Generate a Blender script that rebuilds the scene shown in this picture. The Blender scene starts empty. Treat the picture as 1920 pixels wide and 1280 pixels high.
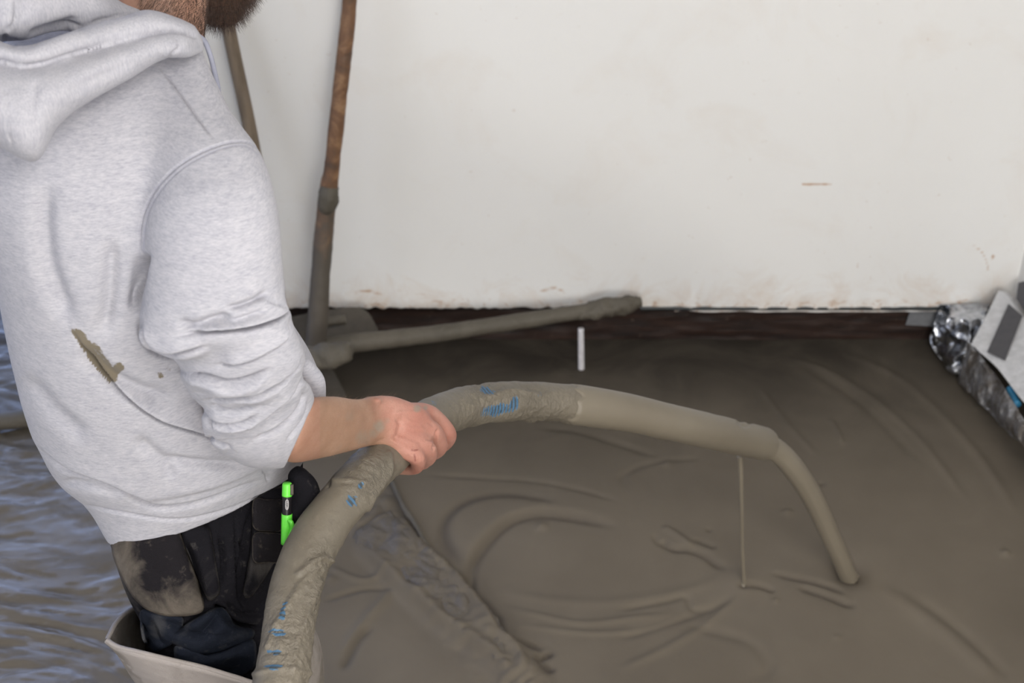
import bpy, bmesh, math, random
import numpy as np
from mathutils import Vector, noise as mnoise
random.seed(7); RNG = np.random.default_rng(7)
S = bpy.context.scene
COL = S.collection

# ------------------------------------------------------------------ camera
F = 2667.0; CAMH = 1.9; PITCH = math.radians(34.0)
cp, sp = math.cos(PITCH), math.sin(PITCH)
CAM = np.array([0.0, 0.0, CAMH])
FWD = np.array([0.0, cp, -sp]); UPV = np.array([0.0, sp, cp]); RGT = np.array([1.0, 0.0, 0.0])
cd = bpy.data.cameras.new('camera'); cam = bpy.data.objects.new('camera', cd); COL.objects.link(cam)
cam.location = CAM; cam.rotation_euler = (math.pi/2 - PITCH, 0, 0)
cd.sensor_width = 36.0; cd.lens = 36.0*F/1920.0; cd.clip_start = 0.05
cd.dof.use_dof = True; cd.dof.focus_distance = 1.72; cd.dof.aperture_fstop = 6.3
S.camera = cam
# ------------------------------------------------------------------ world, light, exposure
S.view_settings.view_transform = 'Standard'; S.view_settings.look = 'None'
S.view_settings.gamma = 1.0; S.view_settings.exposure = 0.0
wd = bpy.data.worlds.new('sky'); S.world = wd; wd.use_nodes = True
bg = wd.node_tree.nodes['Background']
bg.inputs[0].default_value = (0.46, 0.60, 1.0, 1.0); bg.inputs[1].default_value = 2.1

def area(name, loc, target, sx, sy, power, color):
    d = bpy.data.lights.new(name, 'AREA'); d.shape = 'RECTANGLE'; d.size = sx; d.size_y = sy
    d.energy = power; d.color = color
    o = bpy.data.objects.new(name, d); COL.objects.link(o); o.location = loc
    o.rotation_euler = (Vector(target) - Vector(loc)).to_track_quat('-Z', 'Y').to_euler()
    return o
area('window_daylight_rear', (0.9, -2.35, 1.6), (0.6, 2.8, 0.9), 2.4, 1.4, 130, (1.0, 0.972, 0.93))
area('window_daylight_left', (-3.3, 0.3, 1.5), (0, 1.5, 0.9), 2.0, 1.6, 22, (0.74, 0.82, 1.0))
area('overhead_fill', (0.55, 0.15, 2.5), (0.35, 1.5, 0.0), 1.2, 1.0, 36, (1.0, 0.97, 0.93))  # unseen fill light from above, added to brighten the nearer floor

# ------------------------------------------------------------------ projection helpers
def P(u, v, z=None, h=None, Y=None):
    a = (u-960.0)/F; b = (v-640.0)/F
    d = FWD + RGT*a - UPV*b
    if z is None:
        if h is not None: z = (h-CAMH)/d[2]
        else: z = Y/d[1]
    return CAM + d*z
def proj(co):
    q = co - CAM
    z = q @ FWD
    return 960.0 + F*(q @ RGT)/z, 640.0 - F*(q @ UPV)/z, z
def nrm(a): return a/np.linalg.norm(a)

# ------------------------------------------------------------------ object helpers
def link(name, me, mat=None, parent=None, smooth=True):
    o = bpy.data.objects.new(name, me); COL.objects.link(o)
    if mat is not None:
        me.materials.clear(); me.materials.append(mat)
    if smooth: me.polygons.foreach_set('use_smooth', [True]*len(me.polygons))
    if parent is not None:
        o.parent = parent; o.matrix_parent_inverse = parent.matrix_world.inverted()
    return o
def mesh(V, Fc):
    me = bpy.data.meshes.new('m'); me.from_pydata([tuple(map(float, v)) for v in V], [], Fc); me.update(); return me
def thing(name, label, cat, loc, group=None):
    o = bpy.data.objects.new(name, None); COL.objects.link(o); o.location = loc
    o.empty_display_size = 0.05
    bpy.context.view_layer.update()
    tag(o, label, cat, group); return o
def tag(o, label, cat, group=None):
    o['label'] = label; o['category'] = cat
    if group: o['group'] = group
    return o
def struct(o): o['kind'] = 'structure'; return o

def crom(pts, n):
    """catmull-rom resample of control rows to n rows"""
    p = np.array(pts, float); m = len(p)
    if m == 2:
        t = np.linspace(0, 1, n)[:, None]; return p[0]*(1-t)+p[1]*t
    q = np.vstack([2*p[0]-p[1], p, 2*p[-1]-p[-2]])
    out = []
    for s in np.linspace(0, m-1, n):
        i = min(int(s), m-2); t = s-i
        a, b, c, d = q[i], q[i+1], q[i+2], q[i+3]
        out.append(0.5*((2*b)+(-a+c)*t+(2*a-5*b+4*c-d)*t*t+(-a+3*b-3*c+d)*t**3))
    return np.array(out)

def rings_mesh(R, cap=True, closed=True):
    """R: (n, m, 3) -> verts, faces"""
    n, m, _ = R.shape
    V = R.reshape(-1, 3).tolist(); Fc = []
    for i in range(n-1):
        for j in range(m if closed else m-1):
            k = (j+1) % m
            Fc.append((i*m+j, i*m+k, (i+1)*m+k, (i+1)*m+j))
    if cap:
        V.append(R[0].mean(0).tolist()); c0 = len(V)-1
        V.append(R[-1].mean(0).tolist()); c1 = len(V)-1
        for j in range(m):
            k = (j+1) % m
            Fc.append((c0, k, j)); Fc.append((c1, (n-1)*m+j, (n-1)*m+k))
    return V, Fc

def loft_px(secs, n=40, m=40, mode='view', sq=2.0, roundcap=True):
    """secs rows: uL,vL,uR,vR,z,b   cross-sections given by their two silhouette points"""
    s = crom(secs, n); R = []
    for uL, vL, uR, vR, z, b in s:
        L = P(uL, vL, z); Q = P(uR, vR, z); C = (L+Q)/2; A = (Q-L)/2; d = nrm(C-CAM)
        th = np.arange(m)*2*math.pi/m
        c, sn = np.cos(th), np.sin(th)
        e = 2.0/sq
        R.append(C + np.outer(np.sign(c)*abs(c)**e, A) + np.outer(np.sign(sn)*abs(sn)**e, d*b))
    R = np.array(R)
    if roundcap:
        def capr(r0, r1, rev):
            c0 = r0.mean(0); ax = c0 - r1.mean(0); ax = nrm(ax)
            rad = np.linalg.norm(r0-c0, axis=1).min()*0.6
            out = []
            for t in (0.35, 0.65, 0.88, 1.0):
                k = math.sqrt(max(0.0, 1-t*t))
                out.append(c0 + (r0-c0)*max(k, .05) + ax*rad*t)
            return out[::-1] if rev else out
        R = np.array(capr(R[0], R[1], True) + list(R) + capr(R[-1], R[-2], False))
    return rings_mesh(R)

def frames(C):
    T = np.gradient(C, axis=0); T /= np.linalg.norm(T, axis=1)[:, None]
    N = []; up = np.array([0, 0, 1.0])
    n = np.cross(T[0], up); n = nrm(n) if np.linalg.norm(n) > 1e-3 else np.array([1.0, 0, 0])
    for t in T:
        n = nrm(n - t*np.dot(n, t)); N.append(n)
    N = np.array(N); B = np.cross(T, N); return T, N, B
def tube(C, rad, m=24, n=None):
    """C control points (k,3), rad scalar or (k,)"""
    rad = np.broadcast_to(np.array(rad, float), (len(C),))
    rows = np.hstack([np.array(C, float), rad[:, None]])
    if n: rows = crom(rows, n)
    C = rows[:, :3]; r = rows[:, 3]
    T, N, B = frames(C); th = np.arange(m)*2*math.pi/m
    R = C[:, None, :] + r[:, None, None]*(np.cos(th)[None, :, None]*N[:, None, :] + np.sin(th)[None, :, None]*B[:, None, :])
    return R
def capsule(C, rad, n=24, m=20):
    R = tube(C, rad, m, n)
    def capr(r0, r1):
        c0 = r0.mean(0); ax = nrm(c0-r1.mean(0)); rr = np.linalg.norm(r0[0]-c0); out = []
        for t in (0.35, 0.65, 0.88, 0.98):
            out.append(c0+(r0-c0)*math.sqrt(1-t*t)+ax*rr*t)
        return out
    return rings_mesh(np.array(capr(R[0], R[1])[::-1]+list(R)+capr(R[-1], R[-2])))
def ellipsoid(c, ax, n=20, m=28):
    """ax = 3 vectors"""
    V = []; Fc = []
    R = []
    for i in range(1, n):
        ph = math.pi*i/n
        th = np.arange(m)*2*math.pi/m
        R.append(np.array(c)+np.outer(np.cos(th)*math.sin(ph), ax[0])+np.outer(np.sin(th)*math.sin(ph), ax[1])+math.cos(ph)*np.array(ax[2]))
    return rings_mesh(np.array(R))

def join(parts):
    V = []; Fc = []
    for v, f in parts:
        o = len(V); V += [tuple(x) for x in v]; Fc += [tuple(i+o for i in q) for q in f]
    return V, Fc
def remesh(parts, voxel, smooth=6, fac=0.5):
    """fuse overlapping closed shapes into one continuous surface"""
    V, Fc = join(parts); me = mesh(V, Fc)
    bm = bmesh.new(); bm.from_mesh(me); bmesh.ops.recalc_face_normals(bm, faces=bm.faces); bm.to_mesh(me); bm.free()
    o = bpy.data.objects.new('tmp', me); COL.objects.link(o)
    r = o.modifiers.new('r', 'REMESH'); r.mode = 'VOXEL'; r.voxel_size = voxel; r.adaptivity = 0
    s = o.modifiers.new('s', 'SMOOTH'); s.factor = fac; s.iterations = smooth
    dg = bpy.context.evaluated_depsgraph_get()
    out = bpy.data.meshes.new_from_object(o.evaluated_get(dg))
    bpy.data.objects.remove(o)
    return out
def getco(me):
    a = np.empty(len(me.vertices)*3); me.vertices.foreach_get('co', a); return a.reshape(-1, 3)
def smooth_sel(me, w, iters):
    co = getco(me); n = len(co); e = np.empty(len(me.edges)*2, int); me.edges.foreach_get('vertices', e); e = e.reshape(-1, 2)
    deg = np.bincount(e.ravel(), minlength=n).astype(float)[:, None]; w = np.asarray(w)[:, None]*.6
    for _ in range(iters):
        s = np.stack([np.bincount(e[:, 0], co[e[:, 1], k], n)+np.bincount(e[:, 1], co[e[:, 0], k], n) for k in range(3)], 1)/np.maximum(deg, 1)
        co = co*(1-w)+s*w
    setco(me, co)
def getno(me):
    a = np.empty(len(me.vertices)*3); me.vertex_normals.foreach_get('vector', a); return a.reshape(-1, 3)
def setco(me, c): me.vertices.foreach_set('co', c.ravel()); me.update()
def attr(me, name, vals):
    a = me.attributes.new(name, 'FLOAT', 'POINT'); a.data.foreach_set('value', np.asarray(vals, np.float32))

def polydist(px, py, pts):
    """distance, signed side and run parameter 0..1 to a polyline; smooth-resampled"""
    q = crom(pts, max(8, len(pts)*6)); best = np.full(px.shape, 1e9); sgn = np.zeros(px.shape); tt = np.zeros(px.shape)
    seg = np.linalg.norm(np.diff(q, axis=0), axis=1); cum = np.concatenate([[0], np.cumsum(seg)]); L = cum[-1]
    for i in range(len(q)-1):
        a, b = q[i], q[i+1]; d = b-a; l2 = d@d+1e-12
        t = np.clip(((px-a[0])*d[0]+(py-a[1])*d[1])/l2, 0, 1)
        ex = px-(a[0]+t*d[0]); ey = py-(a[1]+t*d[1]); dist = np.hypot(ex, ey)
        m = dist < best
        best[m] = dist[m]; sgn[m] = np.sign(d[0]*ey-d[1]*ex)[m]; tt[m] = ((cum[i]+t*seg[i])/L)[m]
    return best, best*sgn, tt
def folds(me, strokes, facing=True, zmax=None, gain=1.0):
    """press creases and raise rolls in the cloth along lines; rows (pts, width px, depth m, roll, taper)
       roll>0 raises the cloth on the lower/right side of the line, roll<0 on the other"""
    co = getco(me); no = getno(me); u, v, z = proj(co)
    f = np.ones(len(co))
    if facing:
        vd = co-CAM; vd /= np.linalg.norm(vd, axis=1)[:, None]
        f = np.clip((-(no*vd).sum(1)+0.15)/0.35, 0, 1)
    if zmax is not None: f = f*(z < zmax)
    disp = np.zeros(len(co))
    for pts, w, dep, roll, taper in strokes:
        p = np.array(pts, float); W = w*6
        sel = np.where((u > p[:, 0].min()-W) & (u < p[:, 0].max()+W) & (v > p[:, 1].min()-W) & (v < p[:, 1].max()+W) & (f > 0))[0]
        if len(sel) == 0: continue
        d, s, t = polydist(u[sel], v[sel], p)
        k = np.ones_like(t)
        if taper: k = np.clip(np.minimum(t, 1-t)/0.22, 0, 1); k = k*k*(3-2*k)*0.92+0.08*(d < 4*w)
        crease = -1.25*np.exp(-(d/(w*.65))**2)
        ss = s*np.sign(roll) if roll else s
        # a fold lies over its neighbour: a steep ledge on one side that fades away
        c2 = abs(roll)*np.where(ss > 0, np.exp(-ss/(w*4.0))*(1-np.exp(-(ss/(w*.7))**2)), 0) if roll else 0
        disp[sel] += dep*gain*k*(crease+c2)
    setco(me, co+no*(disp*f)[:, None])

# ------------------------------------------------------------------ materials
class NT:
    def __init__(s, name):
        s.m = bpy.data.materials.new(name); s.m.use_nodes = True; s.t = s.m.node_tree
        s.b = s.t.nodes['Principled BSDF']; s.out = s.t.nodes['Material Output']
    def n(s, typ, **kw):
        x = s.t.nodes.new(typ)
        for k, v in kw.items():
            if k.startswith('_'): setattr(x, k[1:], v)
            else: x.inputs[k.replace('__', ' ')].default_value = v
        return x
    def l(s, a, b): s.t.links.new(a, b)
    def coord(s, scale=(1, 1, 1), rot=(0, 0, 0)):
        g = s.n('ShaderNodeNewGeometry'); mp = s.n('ShaderNodeMapping'); mp.inputs['Scale'].default_value = scale; mp.inputs['Rotation'].default_value = rot
        s.l(g.outputs['Position'], mp.inputs['Vector']); return mp.outputs[0]
    def noise(s, vec, scale, detail=4, rough=0.55, dist=0.0):
        x = s.n('ShaderNodeTexNoise'); x.inputs['Scale'].default_value = scale; x.inputs['Detail'].default_value = detail
        x.inputs['Roughness'].default_value = rough; x.inputs['Distortion'].default_value = dist
        s.l(vec, x.inputs['Vector']); return x.outputs['Fac']
    def ramp(s, fac, stops, interp='LINEAR'):
        r = s.n('ShaderNodeValToRGB'); r.color_ramp.interpolation = interp; e = r.color_ramp.elements
        while len(e) < len(stops): e.new(0.5)
        for x, (p, c) in zip(e, stops):
            x.position = p; x.color = (c, c, c, 1) if isinstance(c, (int, float)) else (*c, 1)
        s.l(fac, r.inputs[0]); return r.outputs[0]
    def mix(s, fac, a, b, mode='MIX'):
        x = s.n('ShaderNodeMix', _data_type='RGBA', _blend_type=mode)
        for sock, val in ((x.inputs[0], fac), (x.inputs[6], a), (x.inputs[7], b)):
            if isinstance(val, (int, float)): sock.default_value = val
            elif isinstance(val, tuple): sock.default_value = (*val, 1)
            else: s.l(val, sock)
        return x.outputs[2]
    def math(s, op, a, b=0.0):
        x = s.n('ShaderNodeMath', _operation=op)
        for sock, val in ((x.inputs[0], a), (x.inputs[1], b)):
            if isinstance(val, (int, float)): sock.default_value = val
            else: s.l(val, sock)
        return x.outputs[0]
    def at(s, name):
        x = s.n('ShaderNodeAttribute', _attribute_name=name); return x.outputs['Fac']
    def bump(s, h, strength=0.3, dist=0.002):
        x = s.n('ShaderNodeBump'); x.inputs['Strength'].default_value = strength; x.inputs['Distance'].default_value = dist
        s.l(h, x.inputs['Height']); s.l(x.outputs[0], s.b.inputs['Normal']); return x
    def col(s, c):
        if isinstance(c, tuple): s.b.inputs['Base Color'].default_value = (*c, 1)
        else: s.l(c, s.b.inputs['Base Color'])
    def rough(s, r):
        if isinstance(r, (int, float)): s.b.inputs['Roughness'].default_value = r
        else: s.l(r, s.b.inputs['Roughness'])

SCREED = (0.205, 0.168, 0.122)
def mat_floor():
    t = NT('wet_screed_floor'); v = t.coord()
    a = t.noise(v, 2.2, 3); b = t.noise(v, 14, 5, .6, 1.0)
    c = t.mix(t.ramp(a, [(.35, 0), (.65, 1)]), (.146, .124, .095), (.180, .154, .119))
    c = t.mix(t.math('MULTIPLY', b, .35), c, (.11, .09, .07))
    g = t.at('dark_mask'); c = t.mix(t.math('MULTIPLY', g, .5), c, (.075, .062, .052))  # darker colour in grooves, pits and parts of the rubble belt
    w = t.at('wet')
    dark_k = t.math('MULTIPLY', t.at('back_dark'), t.ramp(t.noise(v, 3.5, 4, .6, 1.5), [(.3, .6), (.6, .92)])); c = t.mix(dark_k, c, (.028, .024, .020)); t.col(c)  # colour mixed darker towards the back wall, broken up by noise
    fine = t.noise(v, 160, 3)
    r = t.ramp(w, [(0, .62), (1, .16)]); t.rough(r)
    t.b.inputs['Specular IOR Level'].default_value = .08
    film = t.ramp(t.noise(t.coord((2, 7, 1), (0, 0, .4)), 3.0, 6, .6, 1.2), [(.42, .0), (.60, 1.0)])
    t.l(t.math('MULTIPLY', w, film), t.b.inputs['Coat Weight']); t.b.inputs['Coat Roughness'].default_value = .07
    t.bump(t.math('ADD', t.math('MULTIPLY', fine, .25), b), .22, .002)
    return t.m
def mat_screed(name='wet_screed', rough=.5, bare=False, bump=.35, k=1.0):
    t = NT(name); v = t.coord()
    a = t.noise(v, 9, 4, .6, .8); f = t.noise(v, 120, 4, .65, .4)
    c = t.mix(t.ramp(a, [(.35, 0), (.7, 1)]), tuple(x*k for x in (.135, .117, .088)), tuple(x*k for x in (.19, .165, .126)))
    c = t.mix(t.ramp(f, [(.55, 0), (.75, .5)]), c, tuple(x*k for x in (.24, .212, .166)))
    c = t.mix(t.ramp(f, [(.25, .5), (.42, 0)]), c, (.08, .068, .05))
    if bare:
        m = t.at('bare'); n2 = t.noise(v, 70, 4, .7)
        rib = t.at('rib')
        mk = t.ramp(t.math('ADD', t.math('ADD', m, t.math('MULTIPLY', n2, 1.2)), t.math('MULTIPLY', rib, .30)), [(1.30, 0), (1.36, 1)])
        mk = t.math('GREATER_THAN', t.math('ADD', t.math('ADD', m, t.math('MULTIPLY', n2, 1.2)), t.math('MULTIPLY', rib, .30)), 1.42)
        blue = t.mix(t.ramp(rib, [(.35, 0), (.6, 1)]), (.05, .06, .065), (.06, .15, .26))
        c = t.mix(mk, c, blue)
        rc = t.at('rough_coat')
        h = t.math('ADD', t.math('MULTIPLY', f, t.math('ADD', t.math('MULTIPLY', rc, 2.0), .15)), t.math('MULTIPLY', a, .4))
        t.bump(h, .8, .003)
    else:
        t.bump(t.math('ADD', a, t.math('MULTIPLY', f, .5)), bump, .003)
    t.col(c); t.rough(rough)
    return t.m
def mat_smooth_screed():
    t = NT('smooth_screed_skin'); v = t.coord(); a = t.noise(v, 6, 3); f = t.noise(v, 300, 2)
    t.col(t.mix(t.ramp(a, [(.3, 0), (.7, 1)]), (.185, .158, .118), (.21, .182, .137)))
    t.rough(.42); t.bump(f, .05, .001); return t.m
def mat_hoodie():
    t = NT('grey_melange_fleece')
    hd = t.at('vert'); 
    v1 = t.coord((150, 150, 640)); v2 = t.coord((560, 560, 110), (0.25, .15, 0))
    n1 = t.noise(v1, 1, 4, .7, .3); n2 = t.noise(v2, 1, 4, .7, .3)
    fib = t.mix(hd, n1, n2)
    big = t.noise(t.coord((40, 40, 120)), 1, 3)
    f = t.math('ADD', t.math('MULTIPLY', fib, .75), t.math('MULTIPLY', big, .25))
    c = t.ramp(f, [(.34, (.325, .325, .370)), (.5, (.415, .411, .450)), (.66, (.495, .488, .518))])
    mud = t.at('mud'); nn = t.noise(t.coord(), 75, 5, .75)
    mk = t.ramp(t.math('ADD', t.math('MULTIPLY', mud, .5), t.math('MULTIPLY', nn, .65)), [(.555, 0), (.64, 1)])
    c = t.mix(mk, c, (.175, .148, .108))
    st = t.at('seam'); c = t.mix(t.math('MULTIPLY', st, .6), c, (.30, .30, .36))
    t.col(c); t.rough(.92); t.b.inputs['Specular IOR Level'].default_value = .15
    t.b.inputs['Sheen Weight'].default_value = .12; t.b.inputs['Sheen Roughness'].default_value = .6
    t.bump(t.math('ADD', f, t.math('MULTIPLY', t.noise(t.coord(), 700, 2), .4)), .22, .0015)
    return t.m
def mat_skin():
    t = NT('skin'); v = t.coord()
    n = t.noise(v, 22, 4, .6, .5); f = t.noise(v, 140, 3, .6)
    arm = t.mix(t.ramp(n, [(.3, 0), (.7, 1)]), (.29, .165, .105), (.40, .245, .165))
    red = t.mix(t.ramp(n, [(.3, 0), (.7, 1)]), (.43, .18, .135), (.50, .265, .205))
    c = t.mix(t.at('red'), arm, red)
    dirt = t.ramp(t.math('ADD', t.at('dirt'), t.math('MULTIPLY', t.noise(v, 40, 4, .7), .6)), [(.62, 0), (1.0, .75)])
    c = t.mix(dirt, c, (.27, .235, .185))
    c = t.mix(t.ramp(t.noise(v, 420, 2), [(.3, .25), (.5, 0)]), c, (.30, .15, .09))
    c = t.mix(t.at('scratch'), c, (.16, .03, .025))
    t.col(c); t.rough(.52); t.b.inputs['Subsurface Weight'].default_value = .12
    t.b.inputs['Subsurface Radius'].default_value = (.008, .003, .0015); t.b.inputs['Subsurface Scale'].default_value = 1.0
    w = t.n('ShaderNodeTexVoronoi'); w.inputs['Scale'].default_value = 520; w.feature = 'DISTANCE_TO_EDGE'; t.l(v, w.inputs['Vector'])
    t.bump(t.math('ADD', t.math('MULTIPLY', f, 1.2), t.math('MULTIPLY', w.outputs['Distance'], .8)), .35, .0012)
    return t.m
def mat_trouser(name, base, dust, amt, rough=.8):
    t = NT(name); v = t.coord()
    d = t.at('dust'); n = t.noise(v, 16, 5, .65, .6); w = t.noise(t.coord((1, 1, 1)), 900, 2)
    n2 = t.noise(v, 60, 4, .7)
    k = t.ramp(t.math('ADD', t.math('MULTIPLY', d, .28), t.math('MULTIPLY', n, .55)), [(.36, 0), (.62, 1)])
    c = t.mix(t.math('MULTIPLY', k, amt), base, dust)
    c = t.mix(t.ramp(n2, [(.6, 0), (.75, .25)]), c, dust)
    t.col(c); t.rough(rough); t.b.inputs['Specular IOR Level'].default_value = .09
    t.bump(t.math('ADD', t.math('MULTIPLY', w, .5), t.math('ADD', n2, n)), .5, .003)
    return t.m
def mat_plain(name, c, rough=.5, metal=0.0, spec=.5):
    t = NT(name); v = t.coord(); n = t.noise(v, 60, 3)
    dk = tuple(x*.82 for x in c); t.col(t.mix(t.ramp(n, [(.35, 0), (.65, 1)]), dk, c)); t.rough(rough)
    t.b.inputs['Metallic'].default_value = metal; t.b.inputs['Specular IOR Level'].default_value = spec
    return t.m
def mat_hair():
    t = NT('brown_hair'); v = t.coord(); n = t.noise(v, 300, 2)
    t.col(t.mix(t.ramp(n, [(.3, 0), (.7, 1)]), (.022, .013, .010), (.095, .052, .034))); t.rough(.5); return t.m
def mat_armhair():
    t = NT('fair_arm_hair'); t.col((.26, .16, .095)); t.rough(.5); return t.m
def mat_wall():
    t = NT('old_white_plaster'); v = t.coord()
    big = t.noise(v, 1.3, 4, .55, .6); md = t.noise(v, 5, 5, .6, .8); f = t.noise(v, 60, 4, .6)
    c = t.mix(t.ramp(big, [(.35, 0), (.7, 1)]), (.82, .81, .785), (.85, .845, .825))
    c = t.mix(t.ramp(md, [(.52, 0), (.72, .35)]), c, (.76, .70, .63))
    # old damp and rust stains near the foot of the wall, with their own outline
    s = t.n('ShaderNodeSeparateXYZ'); g = t.n('ShaderNodeNewGeometry'); t.l(g.outputs['Position'], s.inputs[0])
    low = t.ramp(s.outputs['Z'], [(.12, 1), (.36, 0)])
    st = t.ramp(t.math('MULTIPLY', t.noise(v, 9, 6, .7, 1.2), low), [(.36, 0), (.60, .5)])
    c = t.mix(st, c, (.66, .53, .42))
    lo2 = t.ramp(s.outputs['Z'], [(.12, 1), (.22, 0)])
    sp_ = t.ramp(t.math('MULTIPLY', t.noise(v, 34, 5, .7, .5), lo2), [(.52, 0), (.62, .65)])
    c = t.mix(sp_, c, (.50, .32, .20))
    c = t.mix(t.ramp(t.noise(v, 55, 3, .6), [(.70, 0), (.76, .35)]), c, (.60, .50, .42))
    sc = t.at('scuff'); c = t.mix(t.ramp(t.math('ADD', sc, t.math('MULTIPLY', t.noise(v, 90, 4, .7), .5)), [(.72, 0), (1.0, .85)]), c, (.50, .30, .17))
    t.col(c); t.rough(.75); t.b.inputs['Specular IOR Level'].default_value = .25
    t.bump(t.math('ADD', t.math('MULTIPLY', f, .4), t.math('MULTIPLY', md, 1.0)), .25, .004)
    return t.m
def mat_sill():
    t = NT('dark_brown_timber'); v = t.coord((1, 1, 1)); n = t.noise(t.coord((3, 3, 30)), 2, 5, .7); p = t.noise(v, 40, 4, .7)
    c = t.mix(t.ramp(n, [(.35, 0), (.65, 1)]), (.009, .0045, .0035), (.034, .015, .009))
    c = t.mix(t.ramp(p, [(.62, 0), (.70, .35)]), c, (.15, .11, .085))
    t.col(c); t.rough(.55); t.bump(n, .4, .004); return t.m
def mat_rust():
    t = NT('rusty_coated_pole'); v = t.coord(); s = t.n('ShaderNodeSeparateXYZ'); t.l(v, s.inputs[0])
    n = t.noise(v, 14, 5, .65, .5); f = t.noise(v, 90, 3)
    rust = t.ramp(n, [(.3, (.07, .045, .03)), (.5, (.17, .085, .042)), (.62, (.29, .165, .085)), (.75, (.30, .24, .19))])
    k = t.ramp(t.math('ADD', s.outputs['Z'], t.math('MULTIPLY', n, .30)), [(.50, 0), (.66, 1)])
    c = t.mix(k, (.10, .085, .068), rust)
    t.col(c); t.rough(.6); t.bump(t.math('ADD', n, f), .5, .003); return t.m
def mat_wood():
    t = NT('worn_wood_handle'); n = t.noise(t.coord((60, 60, 4)), 1, 4, .7); m = t.noise(t.coord(), 20, 4, .7)
    c = t.ramp(n, [(.3, (.11, .085, .06)), (.6, (.215, .165, .115))]); c = t.mix(t.ramp(m, [(.5, 0), (.7, .6)]), c, (.22, .18, .14))
    t.col(c); t.rough(.7); t.bump(n, .3, .002); return t.m
def mat_foil():
    t = NT('silver_foil'); v = t.coord(); n = t.noise(v, 25, 4, .6, 1.0)
    t.col(t.ramp(n, [(.35, (.20, .21, .23)), (.7, (.75, .77, .82))])); t.b.inputs['Metallic'].default_value = 1; t.rough(.22)
    m = t.at('mud'); nn = t.noise(v, 30, 4, .7)
    k = t.ramp(t.math('ADD', m, t.math('MULTIPLY', nn, .6)), [(.7, 0), (.95, 1)])
    t.l(t.mix(k, t.ramp(n, [(.35, (.20, .21, .23)), (.7, (.75, .77, .82))]), (.085, .072, .06)), t.b.inputs['Base Color'])
    t.l(t.math('SUBTRACT', 1.0, t.math('MULTIPLY', k, .9)), t.b.inputs['Metallic'])
    t.l(t.math('ADD', t.math('MULTIPLY', k, .3), .22), t.b.inputs['Roughness'])
    t.bump(n, .3, .01); return t.m

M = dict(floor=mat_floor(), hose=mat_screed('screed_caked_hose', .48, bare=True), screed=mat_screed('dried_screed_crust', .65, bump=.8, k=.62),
         smooth=mat_smooth_screed(), hoodie=mat_hoodie(), skin=mat_skin(),
         trouser=mat_trouser('black_work_cloth', (.0085, .008, .0105), (.17, .155, .14), .5),
         flap=mat_trouser('dusty_work_cloth', (.013, .0115, .0135), (.24, .205, .165), .85),
         navy=mat_trouser('navy_work_cloth', (.010, .0125, .020), (.15, .145, .14), .4),
         wader=mat_trouser('muddy_grey_wader', (.40, .36, .335), (.17, .15, .12), .85, .6),
         hair=mat_hair(), armhair=mat_armhair(), wall=mat_wall(), sill=mat_sill(), rust=mat_rust(), wood=mat_wood(), foil=mat_foil(),
         green=mat_plain('green_plastic', (.16, .80, .07), .35), black=mat_plain('black_plastic', (.013, .011, .013), .35),
         white=mat_plain('white_print', (.75, .72, .72), .5), foam=mat_plain('pale_grey_foam', (.62, .62, .63), .7),
         dark=mat_plain('dark_grey_print', (.075, .073, .08), .6), tape=mat_plain('grey_duct_tape', (.20, .205, .215), .35),
         stick=mat_plain('white_plastic_stick', (.70, .68, .70), .4), blackpl=mat_plain('black_membrane', (.035, .04, .042), .4),
         muddy=mat_plain('muddy_plank', (.085, .072, .055), .6), cord=mat_plain('grey_cord', (.33, .34, .42), .8),
         ceil=mat_plain('white_ceiling', (.75, .74, .72), .9), blue=mat_plain('blue_pipe', (.05, .30, .55), .4),
         nail=mat_plain('fingernail', (.62, .38, .31), .35), rubber=mat_plain('muddy_boot_rubber', (.10, .095, .08), .5))

# ------------------------------------------------------------------ room shell
YW = 2.83; PL = 0.109            # floor edge at the sill, height of the plaster's lower edge
YP = 2.795                       # plaster surface
def vnoise(x, y, z=0.0): return mnoise.noise(Vector((x, y, z)))

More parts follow.
